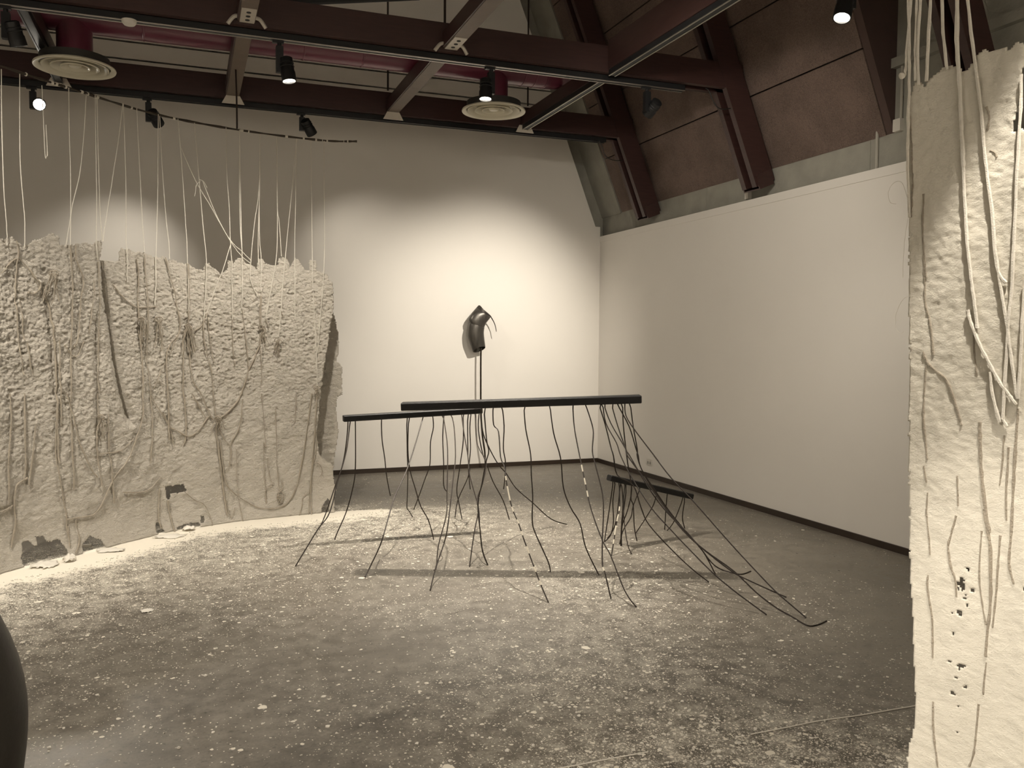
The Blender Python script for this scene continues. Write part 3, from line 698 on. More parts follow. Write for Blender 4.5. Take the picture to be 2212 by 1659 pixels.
# cords laid into the pulp
EMB = [
 ([(0, 590), (40, 560), (90, 640)], .004), ([(147, 530), (152, 620), (150, 760), (150, 850), (152, 960), (157, 1060)], .006), ([(158, 530), (159, 560), (176, 605), (171, 645), (167, 720), (157, 750)], .0055), ([(212, 565), (212, 715), (213, 770), (210, 810), (214, 850)], .006), ([(200, 605), (198, 640), (190, 720)], .004),
 ([(89, 620), (104, 665), (116, 740), (120, 850), (120, 910), (125, 1000)], .008), ([(125, 730), (126, 800), (128, 850), (130, 920)], .006), ([(58, 580), (70, 600), (82, 615), (70, 633), (55, 632)], .006), ([(31, 520), (36, 545), (31, 610), (30, 650), (38, 740), (50, 810)], .005), ([(38, 650), (44, 690), (50, 735)], .005), ([(56, 740), (62, 785), (70, 810)], .005), ([(135, 745), (150, 765), (166, 768), (178, 738)], .005),
 ([(243, 615), (265, 645), (290, 665)], .006), ([(292, 560), (299, 605), (296, 680), (304, 765), (304, 850), (302, 905), (285, 960), (265, 1000), (240, 1035), (205, 1105), (180, 1115), (160, 1118), (142, 1122)], .0065), ([(308, 550), (313, 640), (318, 810), (322, 850), (325, 930), (320, 1000)], .005), ([(354, 556), (376, 645), (386, 712), (357, 760), (359, 850), (362, 950)], .006), ([(405, 570), (406, 690), (396, 730), (393, 830), (398, 880), (400, 935), (396, 960)], .006),
 ([(297, 665), (320, 663), (335, 663)], .005), ([(386, 715), (360, 770), (340, 810), (328, 840)], .004), ([(410, 710), (412, 810), (432, 850), (455, 900), (462, 905)], .006), ([(444, 677), (440, 690), (432, 705), (415, 715), (408, 705)], .006), ([(437, 690), (440, 740), (455, 800), (460, 850), (465, 900)], .0055), ([(447, 685), (453, 740), (460, 780)], .004),
 ([(562, 640), (562, 700), (565, 710), (556, 755), (535, 800), (520, 850), (505, 875), (485, 895), (470, 905)], .0075), ([(559, 660), (560, 750), (563, 800), (562, 825)], .004), ([(500, 690), (502, 760), (506, 790)], .004), ([(522, 667), (530, 740), (534, 775), (535, 800)], .005), ([(572, 690), (580, 715)], .004), ([(598, 740), (600, 765)], .006), ([(605, 670), (610, 685)], .005),
 ([(350, 893), (365, 922), (378, 928), (405, 942), (427, 930), (446, 903), (452, 898)], .0065), ([(397, 855), (400, 920), (395, 963)], .005), ([(361, 862), (364, 920), (373, 960)], .005), ([(413, 850), (443, 903)], .006), ([(468, 905), (466, 930), (471, 970), (480, 1038), (485, 1080), (488, 1113)], .007), ([(470, 912), (482, 945), (498, 968), (494, 1008)], .0055), ([(523, 862), (516, 920), (500, 953), (497, 970)], .0055), ([(475, 950), (480, 1000), (487, 1038), (500, 1060), (533, 1084), (562, 1096), (606, 1091), (635, 1060), (654, 980), (673, 850)], .006),
 ([(563, 850), (567, 900), (572, 965), (567, 960), (572, 1067), (574, 1086)], .004), ([(593, 879), (596, 990), (600, 1050), (598, 1080)], .004), ([(638, 850), (636, 908), (627, 917)], .004), ([(575, 990), (582, 1035), (588, 1043), (573, 1055), (572, 1085)], .004), ([(605, 1035), (609, 1050), (603, 1060)], .004), ([(597, 1080), (596, 1065), (605, 1060), (611, 1070), (606, 1083), (598, 1086)], .005),
 ([(684, 855), (680, 922), (674, 1000), (671, 1050), (671, 1112)], .007), ([(680, 920), (683, 960), (676, 1003), (668, 1060), (664, 1110)], .004), ([(676, 1000), (688, 1001), (696, 1016), (693, 1028)], .004), ([(668, 1060), (652, 1075), (650, 1090), (640, 1115)], .004), ([(510, 970), (512, 1040), (515, 1080), (520, 1130)], .0035), ([(488, 1080), (495, 1117), (505, 1096)], .004),
 ([(20, 850), (22, 930), (17, 985), (18, 1090)], .006), ([(52, 850), (53, 950), (56, 1007), (52, 1035)], .006), ([(75, 918), (70, 980), (62, 1048)], .006), ([(118, 912), (120, 995), (135, 1080), (141, 1115), (142, 1160)], .0055), ([(140, 850), (155, 898), (167, 952), (188, 1006), (205, 1030)], .006), ([(210, 850), (212, 910), (205, 945), (208, 1000), (214, 1050)], .006), ([(229, 895), (229, 945), (237, 1030), (241, 1086)], .006), ([(205, 981), (255, 973), (284, 947)], .004), ([(60, 1032), (36, 1050), (31, 1090), (34, 1127), (24, 1183)], .0065), ([(-10, 1108), (12, 1102), (27, 1092)], .006), ([(159, 1122), (163, 1165), (150, 1192)], .0055), ([(145, 1135), (142, 1180)], .005), ([(342, 1055), (337, 1100), (338, 1140)], .005), ([(359, 1080), (364, 1120), (369, 1160)], .006), ([(260, 1063), (310, 1060), (345, 1030)], .005), ([(395, 1060), (420, 1080), (440, 1090), (452, 1120), (449, 1145)], .004),
 ([(323, 850), (331, 870), (361, 918)], .005),
]
for pts, r in EMB:
    cord(P3(pts), r*.80, M_CORDP, .012, .42, 'cord_and_shadow_line')
# knots and tufts
def tuft(cx, cy, w, h, n, seed, name='fringe_knot', r=.003, lift=.03):
    rr = random.Random(seed); q = MB()
    for k in range(n):
        x = cx+rr.uniform(-.5, .5)*w*.5; pts = []
        dx = rr.uniform(-.6, .6)*w; hh = h*rr.uniform(.5, 1)
        for i in range(5):
            f = i/4; pts.append(curtain.px(x+dx*f+rr.uniform(-2, 2), cy+hh*f, lift*(1-.5*f)+rr.uniform(0, .012)))
        q.tube(smooth_line(pts, 3), r, 5)
    for k in range(2):
        c = curtain.px(cx+rr.uniform(-3, 3), cy+rr.uniform(-2, 3), lift); R = .016
        q.tube([c+Vector((math.cos(a)*R*1.3, .3*R*math.sin(2*a), math.sin(a)*R)) for a in [i*2*PI/14 for i in range(14)]], r*1.2, 5)
    q.build(name, M_CORDP, PC)
tuft(405, 705, 26, 60, 16, 1); tuft(563, 705, 16, 40, 8, 2); tuft(468, 902, 22, 30, 9, 3); tuft(598, 735, 12, 32, 6, 4); tuft(213, 900, 18, 50, 8, 5); tuft(302, 690, 18, 60, 9, 6); tuft(338, 690, 16, 70, 8, 7); tuft(108, 590, 30, 70, 9, 8); tuft(684, 838, 8, 26, 5, 9); tuft(602, 1070, 12, 18, 5, 10)

# ------------------------------------------------------------------ foreground hanging paper
def she_disp(u, z):
    d = .012*fbm(u*3, z*.7, 1.3, 2)+.0022*fbm(u*14, z*12, 7.7, 3)
    d += (.0006+.0016*max(0, min(1, (z-1.0)/.8)))*fbm(u*60, z*70, 3.3, 3)
    if z > 2.3: d *= max(0, 1-(z-2.3)*4)
    return d
sheet = Surf(SHE, she_disp); sd_ = Surf(SHE, lambda u, z: 0)
a4 = lambda P, k, oy: [(1850+x/k, oy+y/k) for x, y in P]
STOP = a4([(315, 700), (325, 585), (345, 540), (360, 490), (395, 500), (415, 525), (430, 500), (460, 460), (500, 440), (525, 400), (600, 398), (640, 420), (670, 430), (690, 390), (720, 370), (730, 315), (770, 300), (800, 310), (850, 300), (880, 285), (920, 295), (950, 270), (985, 262), (1040, 270), (1150, 240)], 2.765, 0)
SOUT = [sd_.hit(*p) for p in [(1978, 1900), (1966, 1700), (1963, 1659), (1967, 1610), (1976, 1580), (1980, 1520), (1976, 1400), (1972, 1300), (1968, 1250), (1967, 1150), (1965, 1000), (1967, 800), (1966, 600), (1967, 400), (1964, 300)] + STOP]
SOUT[0] = (SOUT[0][0], -.05); SOUT += [(SOUT[-1][0]+.12, 2.30), (sheet.L[-1]-.02, 2.26), (sheet.L[-1], -.05)]
SLIT = [sd_.hit(*p) for p in a4([(1005, 380), (985, 450), (975, 600), (952, 690), (930, 790), (1005, 768), (1180, 700), (1200, 330)], 2.765, 0)]
def shc(x, y, r):
    c = sd_.hit(1850+x/2.967, 1100+y/2.967); return (c[0], c[1], r*2.2/1851/2.967)
SH = [shc(672, 487, 27), (shc(668, 455, 12)), shc(690, 572, 14), shc(702, 552, 10), shc(700, 610, 13), shc(655, 665, 12), shc(622, 798, 8), shc(664, 797, 6), shc(602, 976, 12), shc(668, 1020, 24), shc(640, 1075, 10), shc(701, 1138, 7), shc(618, 1178, 8), shc(651, 1260, 5), shc(642, 1420, 6), shc(713, 382, 10), shc(615, 665, 8), shc(740, 520, 7), shc(1070, 510, 7)]
def keep_she(u, z):
    j = .0045*fbm(u*60, z*60, 4, 3); k = .0045*fbm(u*55, z*61, 14, 3)
    if not inpoly(u+j*.5, z+k, SOUT): return False
    if inpoly(u+j, z+k, SLIT): return False
    for cx, cz, r in SH:
        dd = math.hypot(u-cx, z-cz)
        if dd < r*2 and dd+1.6*r*fbm(u*75, z*75, cx*9, 2) < r: return False
    return True
PS = thing('hanging_paper_sheet', 'tall pale paper sheet in the right foreground, cut by the picture edge', 'paper hanging', (1.8, 1.5, 0))
uu = [p[0] for p in SOUT]
sheet_mesh('paper_sheet', sheet, min(uu)-.01, sheet.L[-1], .004, 2.42, .0045, keep_she, M_PAPERF, PS, .003)
A = lambda P: [Vector((1850+x/2.765, y/2.765, 0)) for x, y in P]
B = lambda P: [Vector((1850+x/2.765, 550+y/2.765, 0)) for x, y in P]
D = lambda P: [Vector((1850+x/2.967, 1100+y/2.967, 0)) for x, y in P]
FRE = [
 (A([(325, -260), (325, 0), (333, 250), (335, 500), (328, 750), (325, 950), (335, 1300)]), .0042), (A([(345, -260), (340, 0), (326, 200), (316, 380), (308, 455)]), .004), (A([(375, -260), (375, 0), (371, 250), (372, 490)]), .0038), (A([(402, -260), (397, 0), (386, 260), (390, 515)]), .0038), (A([(468, -260), (457, 0), (447, 250), (437, 490)]), .0045), (A([(520, -260), (526, 0), (535, 200), (558, 420)]), .004),
 (A([(612, -260), (616, 0), (620, 300), (640, 600), (650, 850), (655, 1000)]), .0055), (A([(655, 1000), (664, 1200), (680, 1450), (702, 1659)])+B([(722, 300), (736, 440)]), .0042), (A([(655, -260), (678, 0), (720, 340), (760, 680), (785, 960), (820, 1250), (850, 1590), (900, 1690)]), .0042),
 (A([(1000, 450), (993, 650), (980, 850), (955, 1300), (938, 1659)])+B([(920, 350), (902, 600), (880, 985)]), .004), (B([(845, 0), (868, 180), (900, 370), (920, 530), (945, 720), (965, 860)]), .004), (B([(1010, 150), (1000, 350), (990, 550), (970, 860)]), .0042), (B([(680, 330), (690, 380), (715, 450), (760, 560), (800, 640), (850, 740), (920, 840), (960, 895)]), .0042), (B([(808, 700), (820, 820), (865, 1000)]), .0036), (B([(880, 985), (905, 1025)]), .0036),
]
for pts, r in FRE: cord(pts, r, M_CORD, .009, .16, 'hanging_cord', sheet, PS)
EM2 = [  # embedded cords, plus dark tubes drawing the free cords' cast shadows
 (B([(410, 0), (415, 180), (420, 300), (450, 420), (470, 600)]), .0035), (B([(408, 580), (430, 640), (490, 700), (540, 740), (575, 820), (600, 900), (630, 1020)]), .004), (B([(425, 660), (412, 830), (410, 980), (420, 1110), (430, 1220)]), .0035), (B([(410, 1260), (425, 1360)]), .003), (B([(430, 1420), (420, 1560)]), .003), (B([(605, 1320), (608, 1500)]), .003), (B([(705, 480), (712, 620), (725, 720)]), .003), (B([(880, 1080), (865, 1250), (850, 1380)]), .003), (B([(905, 1150), (888, 1430), (890, 1590)]), .0035), (B([(960, 920), (945, 1150), (930, 1400), (918, 1659)]), .005), (B([(740, 1000), (742, 1250), (765, 1500), (790, 1659)]), .0055),
 (D([(452, 0), (466, 150), (478, 290)]), .003), (D([(466, 420), (462, 500), (490, 690), (493, 800), (495, 950)]), .004), (D([(497, 1230), (500, 1430), (515, 1560), (525, 1650)]), .004), (D([(640, 40), (605, 170), (590, 240), (605, 360), (635, 450), (643, 560)]), .004), (D([(780, 1250), (765, 1420), (750, 1560), (720, 1650)]), .0035), (D([(812, 0), (835, 140), (855, 280), (852, 600), (835, 800), (825, 940)]), .005), (D([(990, 0), (985, 150), (970, 350), (1000, 480)]), .004), (D([(915, 170), (890, 520), (868, 760)]), .0035), (D([(800, 140), (785, 420), (800, 600), (825, 740)]), .003), (D([(830, 980), (815, 1100), (808, 1190)]), .003),
 (A([(780, 640), (797, 700), (785, 780)]), .004), (A([(800, 900), (830, 915), (842, 940)]), .003), (A([(410, 1160), (405, 1400), (425, 1659)]), .0035), (A([(330, 700), (340, 900), (345, 1100), (335, 1300)]), .003),
]
for pts, r in EM2: cord(pts, r*.8, M_CORDP, .0012, .25, 'cord_and_shadow_line', sheet, PS)
# loose fibres curling off the left edge
for pts in (A([(335, 1250), (290, 1100), (240, 1095), (205, 1150), (215, 1210), (250, 1220)]), B([(330, 250), (290, 270), (250, 350), (245, 430), (270, 470), (295, 460)]), A([(325, 1300), (300, 1450), (290, 1659)])):
    cord(pts, .00055, M_CORD, .006, .1, 'loose_fibre', sheet, PS)
c = sheet.px(1850+300/2.765, 460/2.765, .016); q = MB(); q.lathe([(.001, -.006), (.008, -.005), (.007, .004), (.002, .01)], 10, axis_mtx(c, (-.8, -.3, .3)), True, True); q.build('cord_bud', M_CORD, PS)

# ------------------------------------------------------------------ black beam sculptures with wire legs
def sculpture(label, a, b, hgt, dep, legs, roll=0.):
    a, b = Vector(a), Vector(b); mid = (a+b)/2
    t = thing('beam_sculpture', label, 'sculpture', (mid.x, mid.y, 0), 'black beams on wire legs')
    d = (b-a).normalized(); yv = Vector((-d.y, d.x, 0)).normalized(); zv = d.cross(yv)
    yv2 = yv*math.cos(roll)+zv*math.sin(roll); zv2 = d.cross(yv2)
    mm = Matrix.Identity(4)
    for i in range(3): mm[i][0] = d[i]; mm[i][1] = yv2[i]; mm[i][2] = zv2[i]; mm[i][3] = a[i]
    L_ = (b-a).length
    q = MB(); q.bevbox((0, 0, -hgt/2), (L_, dep, hgt/2), .007, mm); q.build('beam', M_BEAM, t, False)
    zbot = lambda f: (a+(b-a)*f)
    for pts, taped in legs:
        P = smooth_line(P3(pts), 4)
        x0_, y0_ = pts[0]
        # start under the beam: choose the point along the beam that projects to this column
        best = min(range(61), key=lambda k: abs(proj(a+(b-a)*(k/60)+yv2*dep*.5)[0]-x0_))
        st = a+(b-a)*(best/60)+yv2*dep*.5
        ds = depth(st); ex, ey = pts[-1]
        e = at_floor(ex, ey, .003); plan = Vector((e.x-st.x, e.y-st.y))
        de = depth(e)
        if plan.length > 2.1 or (e.y-st.y) > 1.05: de = ds+.45
        n = len(P); Q = []
        ys = [p.y for p in P]
        for i, p in enumerate(P):
            f = max(0, min(1, (p.y-ys[0])/max(1, ys[-1]-ys[0]))) if ys[-1] > ys[0] else i/(n-1)
            f = f*.7+.3*(i/(n-1))
            k = ds+(de-ds)*f; w = at_d(p.x, p.y, k)
            if w.z < .003: w = at_floor(p.x, p.y, .003)
            Q.append(w)
        st2 = st - zv2*(hgt/2) + zv2*.006
        Q = [st2] + [w for w in Q[1:] if w.z < st2.z-.004]
        q = MB(); q.tube(Q, .0043, 6, True, .06); leg = part_of(q.build('wire_leg', M_WIRE, t))
        if taped:
            for f0 in taped:
                i0 = int(f0*(len(Q)-2)); q = MB(); q.tube([Q[i0], Q[i0+1]], .0052, 6); q.build('tape_wrap', M_TAPE, leg)['label'] = 'pale tape wrapped round the wire'
    return t
bL = lambda P: [(600+x/3.53, 830+y/3.53) for x, y in P]
bC = lambda P: [(1000+x/3.318, 830+y/3.318) for x, y in P]
bD = lambda P: [(1280+x/4.096, 980+y/4.096) for x, y in P]
LEGL = [
 (bL([(537, 295), (520, 470), (490, 630), (440, 770), (390, 920), (345, 1040), (318, 1090)]), ()),
 (bL([(550, 295), (530, 470), (500, 600), (450, 760), (420, 900), (380, 1010), (310, 1100), (230, 1230), (135, 1387)]), ()),
 (bL([(592, 292), (592, 640), (570, 800), (520, 980), (450, 1140), (435, 1185)]), ()),
 (bL([(790, 275), (795, 420), (815, 560), (830, 700), (858, 850)]), ()),
 (bL([(1110, 245), (1060, 420), (1000, 610), (950, 730), (890, 860), (840, 1030), (780, 1230), (665, 1470)]), ()),
 (bL([(983, 258), (988, 540), (992, 650), (988, 850), (985, 940), (1000, 965), (1027, 1010)]), ()),
 (bL([(998, 258), (992, 500), (1010, 660), (1050, 800), (1090, 930), (1150, 1040), (1190, 1187)]), ()),
 (bL([(1178, 215), (1187, 325), (1165, 440), (1160, 610), (1120, 730), (1070, 870), (1038, 955)]), ()),
 (bL([(1255, 215), (1270, 290), (1295, 500), (1290, 830), (1285, 1000), (1225, 1230), (1210, 1390), (1193, 1418)]), ()),
 (bL([(1268, 230), (1258, 400), (1265, 600), (1265, 770), (1290, 820)]), ()),
 (bL([(1320, 215), (1345, 330), (1355, 550), (1340, 700), (1310, 970), (1280, 1170), (1205, 1400), (1162, 1572)]), ()),
 (bL([(1400, 215), (1420, 370), (1450, 550), (1465, 700), (1530, 940), (1540, 1090), (1560, 1270), (1600, 1378)]), ()),
 (bL([(1412, 215), (1415, 420), (1390, 620), (1365, 800), (1380, 900), (1405, 1028)]), ()),
 (bL([(1447, 215), (1450, 550), (1460, 680), (1375, 880), (1352, 1013)]), ()),
 (bL([(1475, 215), (1465, 330), (1470, 500), (1455, 650), (1468, 800)]), ()),
 (bL([(1508, 215), (1515, 420), (1540, 500), (1590, 600), (1560, 760), (1520, 880), (1530, 970), (1500, 1120), (1462, 1390)]), ()),
 (bL([(1535, 215), (1530, 350), (1560, 520), (1590, 600), (1640, 740), (1720, 890), (1765, 1030)]), ()),
]
LEGR = [
 (bC([(150, 170), (170, 400), (185, 480), (165, 560), (135, 720), (115, 800), (108, 900), (125, 1060), (140, 1190), (178, 1295)]), ()),
 (bC([(215, 165), (220, 290), (255, 340), (270, 520), (300, 600), (310, 690), (350, 880), (400, 1000), (440, 1120), (510, 1310), (560, 1440), (612, 1562)]), (.45, .49, .53, .57, .64, .7, .78, .86, .92)),
 (bC([(282, 165), (295, 300), (290, 460), (305, 560), (300, 680), (292, 750)]), ()),
 (bC([(130, 175), (140, 330), (180, 440), (250, 570), (310, 640), (380, 745), (500, 850), (630, 965), (747, 1005)]), ()),
 (bC([(437, 160), (450, 320), (485, 500), (490, 650), (500, 800), (497, 980), (520, 1070), (610, 1270), (627, 1345)]), ()),
 (bC([(623, 150), (650, 350), (700, 530), (720, 740), (770, 880), (840, 1000), (880, 1170), (975, 1368)]), ()),
 (bC([(787, 148), (800, 320), (840, 530), (880, 720), (920, 900), (1000, 1120), (1060, 1230), (1160, 1480), (1242, 1597)]), (.3, .38, .43)),
 (bC([(880, 148), (920, 270), (935, 350), (928, 480), (950, 580), (995, 760), (1008, 900), (1000, 1100), (1000, 1290), (1020, 1360), (1060, 1535)]), (.85, .89)),
 (bC([(975, 145), (1020, 290), (1060, 450)])+bD([(185, 20), (220, 190), (360, 280), (430, 480), (500, 630), (700, 850), (880, 1020), (1030, 1137)]), ()),
 (bC([(1003, 145), (1025, 280), (1100, 420)])+bD([(250, 20), (340, 200), (520, 480), (680, 660), (850, 840), (1080, 1070), (1300, 1250), (1540, 1425)]), ()),
 (bC([(1010, 145), (1060, 280), (1170, 470)])+bD([(310, 20), (450, 210), (650, 490), (820, 700), (1000, 860), (1250, 1040), (1450, 1230), (1620, 1360), (1760, 1440), (1900, 1520), (1990, 1515), (2070, 1480)]), ()),
 (bC([(1065, 145), (1110, 300), (1170, 470)])+bD([(330, 20), (500, 310), (660, 520), (840, 700), (960, 830), (1230, 1040), (1380, 1120), (1600, 1220), (1715, 1270)]), ()),
 (bC([(1107, 145), (1190, 300), (1240, 460)])+bD([(405, 20), (430, 130), (560, 350), (800, 660), (950, 830), (1050, 960), (1130, 1020), (1260, 1060), (1330, 1065), (1400, 1040)]), ()),
 (bC([(1145, 145), (1150, 300), (1180, 560)])+bD([(330, 190), (345, 330), (310, 500), (262, 640), (250, 815)]), ()),
 (bC([(1160, 145), (1170, 230), (1240, 340), (1400, 550)])+bD([(545, 20), (700, 220), (900, 430), (1180, 750), (1400, 990), (1600, 1200), (1700, 1290), (1890, 1452)]), ()),
 (bC([(1200, 140), (1220, 300), (1250, 470)])+bD([(395, 20), (440, 150), (570, 350), (700, 540), (800, 680), (900, 770), (1000, 900), (1090, 1075)]), ()),
]
LEGS = [(bD(P), tp) for P, tp in (
 ([(185, 235), (150, 480), (105, 780)], ()), ([(203, 240), (180, 420), (185, 600), (160, 720), (105, 780)], ()), ([(250, 255), (240, 330), (215, 560), (180, 680), (130, 750)], ()), ([(235, 250), (240, 470), (215, 600), (190, 760), (168, 900)], (.3, .45, .5, .6, .7, .8)),
 ([(255, 260), (270, 440), (255, 640), (250, 815)], ()), ([(290, 265), (275, 400), (280, 600), (310, 800), (345, 885)], ()), ([(305, 270), (260, 640), (257, 815)], ()), ([(345, 280), (340, 400), (360, 460), (370, 650), (393, 772)], ()), ([(425, 300), (360, 460), (340, 560), (270, 680), (240, 800)], ()), ([(570, 335), (540, 450), (470, 570), (385, 700)], ()), ([(660, 360), (650, 480), (638, 670)], ()), ([(800, 400), (720, 600), (660, 680)], ()), ([(818, 400), (795, 560), (815, 660)], ()))]
# beam axis ends are at the front face, mid height
sculpture('longest black beam on many wire legs, overlapping the others in front', at_d(865.5, 879.5, 6.02), at_d(1386.5, 863, 6.02), .056, .10, LEGR, math.radians(1.5))
sculpture('black beam on wire legs at left, its right end behind the longest beam', at_d(742.5, 905, 6.50), at_d(1043, 887, 6.86), .048, .07, LEGL)
sculpture('lowest and smallest black beam on short wire legs, before the right wall', at_d(1321, 1033, 6.49), at_d(1499, 1073.5, 6.96), .046, .06, LEGS)

# ------------------------------------------------------------------ horn on a rod
HY = 9.715
t = thing('horn_sculpture', 'dark polished horn on a tall thin rod by the white back wall', 'sculpture', (3.3, HY, 0))
hz = lambda x, y: at_y(950+x/5.925, 620+y/5.925, HY)
sc = (hz(100, 0)-hz(0, 0)).length/100
def horn_ring(c, a, b, dp, n=20):
    out = []
    for k in range(n):
        w = 2*PI*k/n; p = hz(c[0]+a[0]*math.cos(w)+b[0]*math.sin(w), c[1]+a[1]*math.cos(w)+b[1]*math.sin(w))
        out.append(p+Vector((0, -dp*sc*math.sin(w), 0)))
    return out
def smooth_rings(rings, k=4):
    cols = [smooth_line([r[i] for r in rings], k) for i in range(len(rings[0]))]
    return [[c[j] for c in cols] for j in range(len(cols[0]))]
def horn_part(rings, nm):
    q = MB(); q.loft(smooth_rings(rings)); o = q.build(nm, M_HORN, t, True, 180)
    md = o.modifiers.new('thickness', 'SOLIDIFY'); md.thickness = .005; md.offset = -1
    sb = o.modifiers.new('smooth', 'SUBSURF'); sb.levels = 1; sb.render_levels = 1
horn_part([horn_ring((504, 801), (73, -17), (6, -36), 55), horn_ring((486, 735), (85, -12), (3, -16), 60), horn_ring((468, 660), (96, -6), (0, -6), 64), horn_ring((461, 590), (98, 0), (-2, 3), 66), horn_ring((466, 525), (97, 16), (-2, 12), 66), horn_ring((481, 470), (87, 42), (-4, 28), 64)], 'lower_sleeve')
def half(P, m):
    L = [0]
    for p, q_ in zip(P, P[1:]): L.append(L[-1]+math.hypot(q_[0]-p[0], q_[1]-p[1]))
    out = []
    for k in range(m):
        d_ = L[-1]*k/m; i = max(i for i in range(len(P)-1) if L[i] <= d_+1e-9); f_ = (d_-L[i])/(L[i+1]-L[i])
        out.append((P[i][0]+(P[i+1][0]-P[i][0])*f_, P[i][1]+(P[i+1][1]-P[i][1])*f_))
    return out
rim = half([(656, 366), (645, 383), (610, 372), (575, 354), (540, 331), (510, 309), (484, 272)], 10)+half([(484, 272), (492, 248), (525, 222), (560, 257), (592, 292), (628, 332), (656, 366)], 10)
rim = [hz(*p)+Vector((0, -66*sc*math.sin(2*PI*k/20), 0)) for k, p in enumerate(rim)]
horn_part([horn_ring((474, 565), (70, 8), (0, 2), 48), horn_ring((478, 495), (86, 22), (-4, 10), 62), horn_ring((482, 430), (111, 24), (-8, 16), 68), horn_ring((530, 362), (95, 52), (-14, 22), 68), rim], 'upper_horn')
q = MB(); P = smooth_line([hz(640, 372)+Vector((0, -.02, 0)), hz(668, 405), hz(695, 455), hz(712, 505), hz(724, 572)], 4); q.tube(P, [.0075-.0035*i/(len(P)-1) for i in range(len(P))], 8); q.build('curved_tail', M_HORN, t)
q = MB(); q.lathe([(.002, 0), (.03, .0), (.03, .03), (.002, .03)], 14, axis_mtx(hz(520, 745), (0, 0, -1))); q.build('plug', M_HORNIN, t)
q = MB(); rod = [hz(530, 640), hz(528, 760), hz(525, 900), at_y(1038.5, 800, HY), at_y(1038.5, 860, HY), at_y(1039, 900, HY), at_y(1042, 940, HY), at_y(1047, 975, HY)]
e = at_y(1049.5, 1003, HY); rod.append(Vector((e.x, HY, .0)))
q.tube(rod, .0105, 10); q.build('standing_rod', M_POLE, t)

# ------------------------------------------------------------------ small things
t = thing('power_outlet', 'white double power outlet low on the right wall', 'power outlet', (XR, 8.52, .174))
a = at_x(1396, 992, XR); b = at_x(1412, 1006, XR); yc, zc_ = (a.y+b.y)/2, .178
q = MB(); q.bevbox((-.036, -.058, 0), (.036, .058, .011), .003, Matrix(((0, 0, -1, XR), (0, 1, 0, yc), (1, 0, 0, zc_), (0, 0, 0, 1)))); fp = part_of(q.build('face_plate', M_PLASTIC, t, False))
for s in (-1, 1):
    q = MB(); q.box((XR-.014, yc+s*.028-.013, zc_-.02), (XR-.011, yc+s*.028+.013, zc_+.008)); q.build('socket', mat('socket_grey', (.3, .28, .25), .5), fp, False)
    q = MB(); q.box((XR-.016, yc+s*.028-.008, zc_+.014), (XR-.011, yc+s*.028+.008, zc_+.028)); q.build('rocker_switch', M_PLASTIC, fp, False)

# black rounded sculpture cut by the lower left corner
c0 = at_d(-172, 1560, 2.0); base = Vector((c0.x, c0.y, 0))
q = MB()
prof_px = [(880, -140), (980, -125), (1060, -108), (1120, -92), (1180, -72), (1260, -36), (1340, -2), (1400, 22), (1450, 37), (1500, 47.5), (1540, 52), (1580, 53), (1620, 51.5), (1659, 48), (1720, 40), (1800, 22), (1900, -15), (1990, -60), (2060, -95)]
ax_px = -150
prof = []
for y, x in prof_px:
    z = at_d(ax_px, y, 2.0).z; prof.append(((x-ax_px)*2.0/F, z))
prof.append((prof[-1][0]*.9, 0.0)); zf = prof[0][1]
prof = [(.001, zf+.015), (.03, zf+.01)] + prof
prof = [p for p in prof if p[1] >= 0]
q.lathe(prof, 48, Matrix.Translation(base), False, True)
tag(q.build('rounded_sculpture', M_GOURD), 'black rounded object cut off by the lower left corner', 'sculpture')

# white cords lying on the floor
for pts, lab in ([[(1205, 1660), (1260, 1650), (1300, 1642), (1345, 1634), (1400, 1624)], 'pale cord on the floor at the bottom edge, right of centre'],
                 [[(1622, 1586), (1680, 1575), (1720, 1567), (1770, 1557), (1850, 1546), (1915, 1535), (1980, 1524)], 'thin pale cord on the floor running to the foreground hanging paper']):
    wire('floor_cord', [at_floor(x, y, .003) for x, y in pts], .0026, lab, 'cord', M_CORD)

# crumpled scraps at the foot of the curtain
def scrap(px, py, w, h, seed, label, fold=.5):
    rr = random.Random(seed); c = at_floor(px, py, 0); q = MB(); n = 12
    sc_ = depth(c)/F
    R = Matrix.Rotation(rr.uniform(-.3, .3)-.3, 3, 'Z')
    for j in range(n+1):
        for i in range(n+1):
            u, v = i/n-.5, j/n-.5
            rr_ = 1+.25*noise.noise(Vector((u*3+seed, v*3, 1)))
            z = max(0, h*sc_*(math.cos(u*2.6)*math.cos(v*2.4)*.7+.45*noise.noise(Vector((u*5, v*5, seed)))))
            q.v.append(tuple(c+R @ Vector((u*w*sc_*rr_, v*w*sc_*fold*rr_*2, 0))+Vector((0, 0, z+.004))))
    for j in range(n):
        for i in range(n):
            if math.hypot(i-n/2+.5, j-n/2+.5) < n*.52+rr.uniform(-1, .4):
                a_ = j*(n+1)+i; q.f.append((a_, a_+1, a_+n+2, a_+n+1))
    o = q.build('paper_scrap', M_SCRAP, None, True, 180); md = o.modifiers.new('thickness', 'SOLIDIFY'); md.thickness = .002
    return tag(o, label, 'paper scrap', 'scraps at the foot of the curtain')
scrap(408, 1146, 26, 13, 1, 'bright crumpled scrap in the gap under the cut flap of the curtain')
scrap(150, 1213, 26, 20, 2, 'curled upright scrap between the two floor gaps, lower left')
scrap(96, 1222, 56, 9, 3, 'long low crumpled scrap below the wider floor gap, lower left')
scrap(38, 1222, 18, 26, 4, 'standing torn scrap left of the wider floor gap, near left edge')
scrap(240, 1190, 60, 5, 5, 'thin flat scrap along the curtain foot right of the second floor gap', .3)
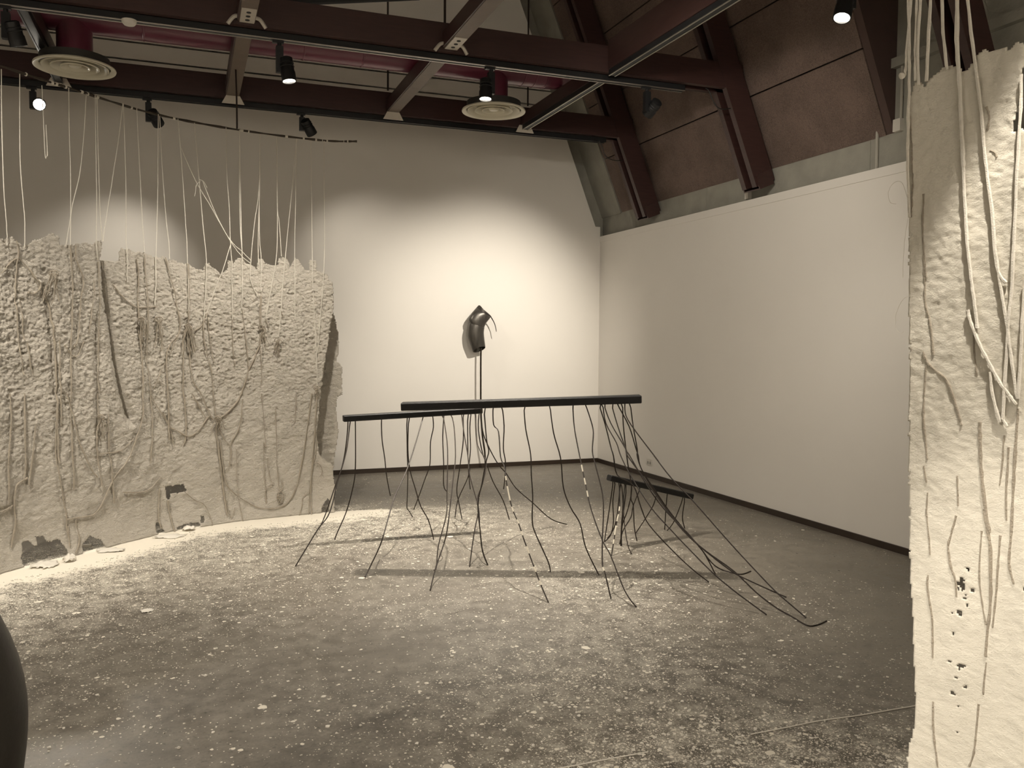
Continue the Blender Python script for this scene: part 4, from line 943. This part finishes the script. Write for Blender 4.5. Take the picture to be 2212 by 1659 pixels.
scrap(365, 1160, 60, 5, 6, 'flat pale scrap just in front of the cut flap of the curtain', .3)
scrap(318, 1320, 26, 1.5, 7, 'flat lozenge of paper alone on the speckled floor, left', .5)
q = MB(); c = at_floor(188, 1181); q.box((c.x-.03, c.y-.012, 0), (c.x+.03, c.y+.012, .018), None); tag(q.build('paper_chip', M_SCRAP, None, False), 'tiny pale chip inside the second floor gap under the curtain', 'paper scrap')

# loose flakes strewn over the floor (uncountable)
q = MB(); rr = random.Random(11)
def flake(x, y, s):
    n = rr.randint(4, 6); a0 = rr.random()*6; h = rr.uniform(.001, .003)
    top = [(x+math.cos(a0+2*PI*k/n)*s*rr.uniform(.5, 1.3), y+math.sin(a0+2*PI*k/n)*s*rr.uniform(.5, 1.2), h+rr.uniform(0, .004)) for k in range(n)]
    bot = [(p[0], p[1], .0005) for p in top]
    q.add(top+bot, [tuple(range(n))]+[(k, k+n, (k+1) % n+n, (k+1) % n) for k in range(n)])
cnt = 0
while cnt < 5200:
    x, y = rr.uniform(-1.8, 3.6), rr.uniform(1.6, 8.0)
    l = litter(x, y)
    if rr.random() < l*.8 and l < 1.0:
        flake(x, y, rr.choice((.003, .004, .004, .005, .006, .006, .008, .010))); cnt += 1
o = q.build('paper_flakes', M_SCRAP, None, False); tag(o, 'small torn paper flakes scattered over the concrete floor', 'paper flakes', None, 'stuff')

# ------------------------------------------------------------------ world and view
wd = bpy.data.worlds.new('world'); S.world = wd; wd.use_nodes = True
wd.node_tree.nodes['Background'].inputs['Color'].default_value = (1, .86, .7, 1)
wd.node_tree.nodes['Background'].inputs['Strength'].default_value = .02
S.view_settings.view_transform = 'Standard'; S.view_settings.look = 'None'
S.view_settings.exposure = 0.0; S.view_settings.gamma = 1.0; S.view_settings.use_curve_mapping = False
S.cycles.use_denoising = True
S.cycles.max_bounces = 6; S.cycles.diffuse_bounces = 4; S.cycles.glossy_bounces = 2; S.cycles.transmission_bounces = 2
S.cycles.use_adaptive_sampling = True; S.cycles.adaptive_threshold = .075; S.cycles.adaptive_min_samples = 20
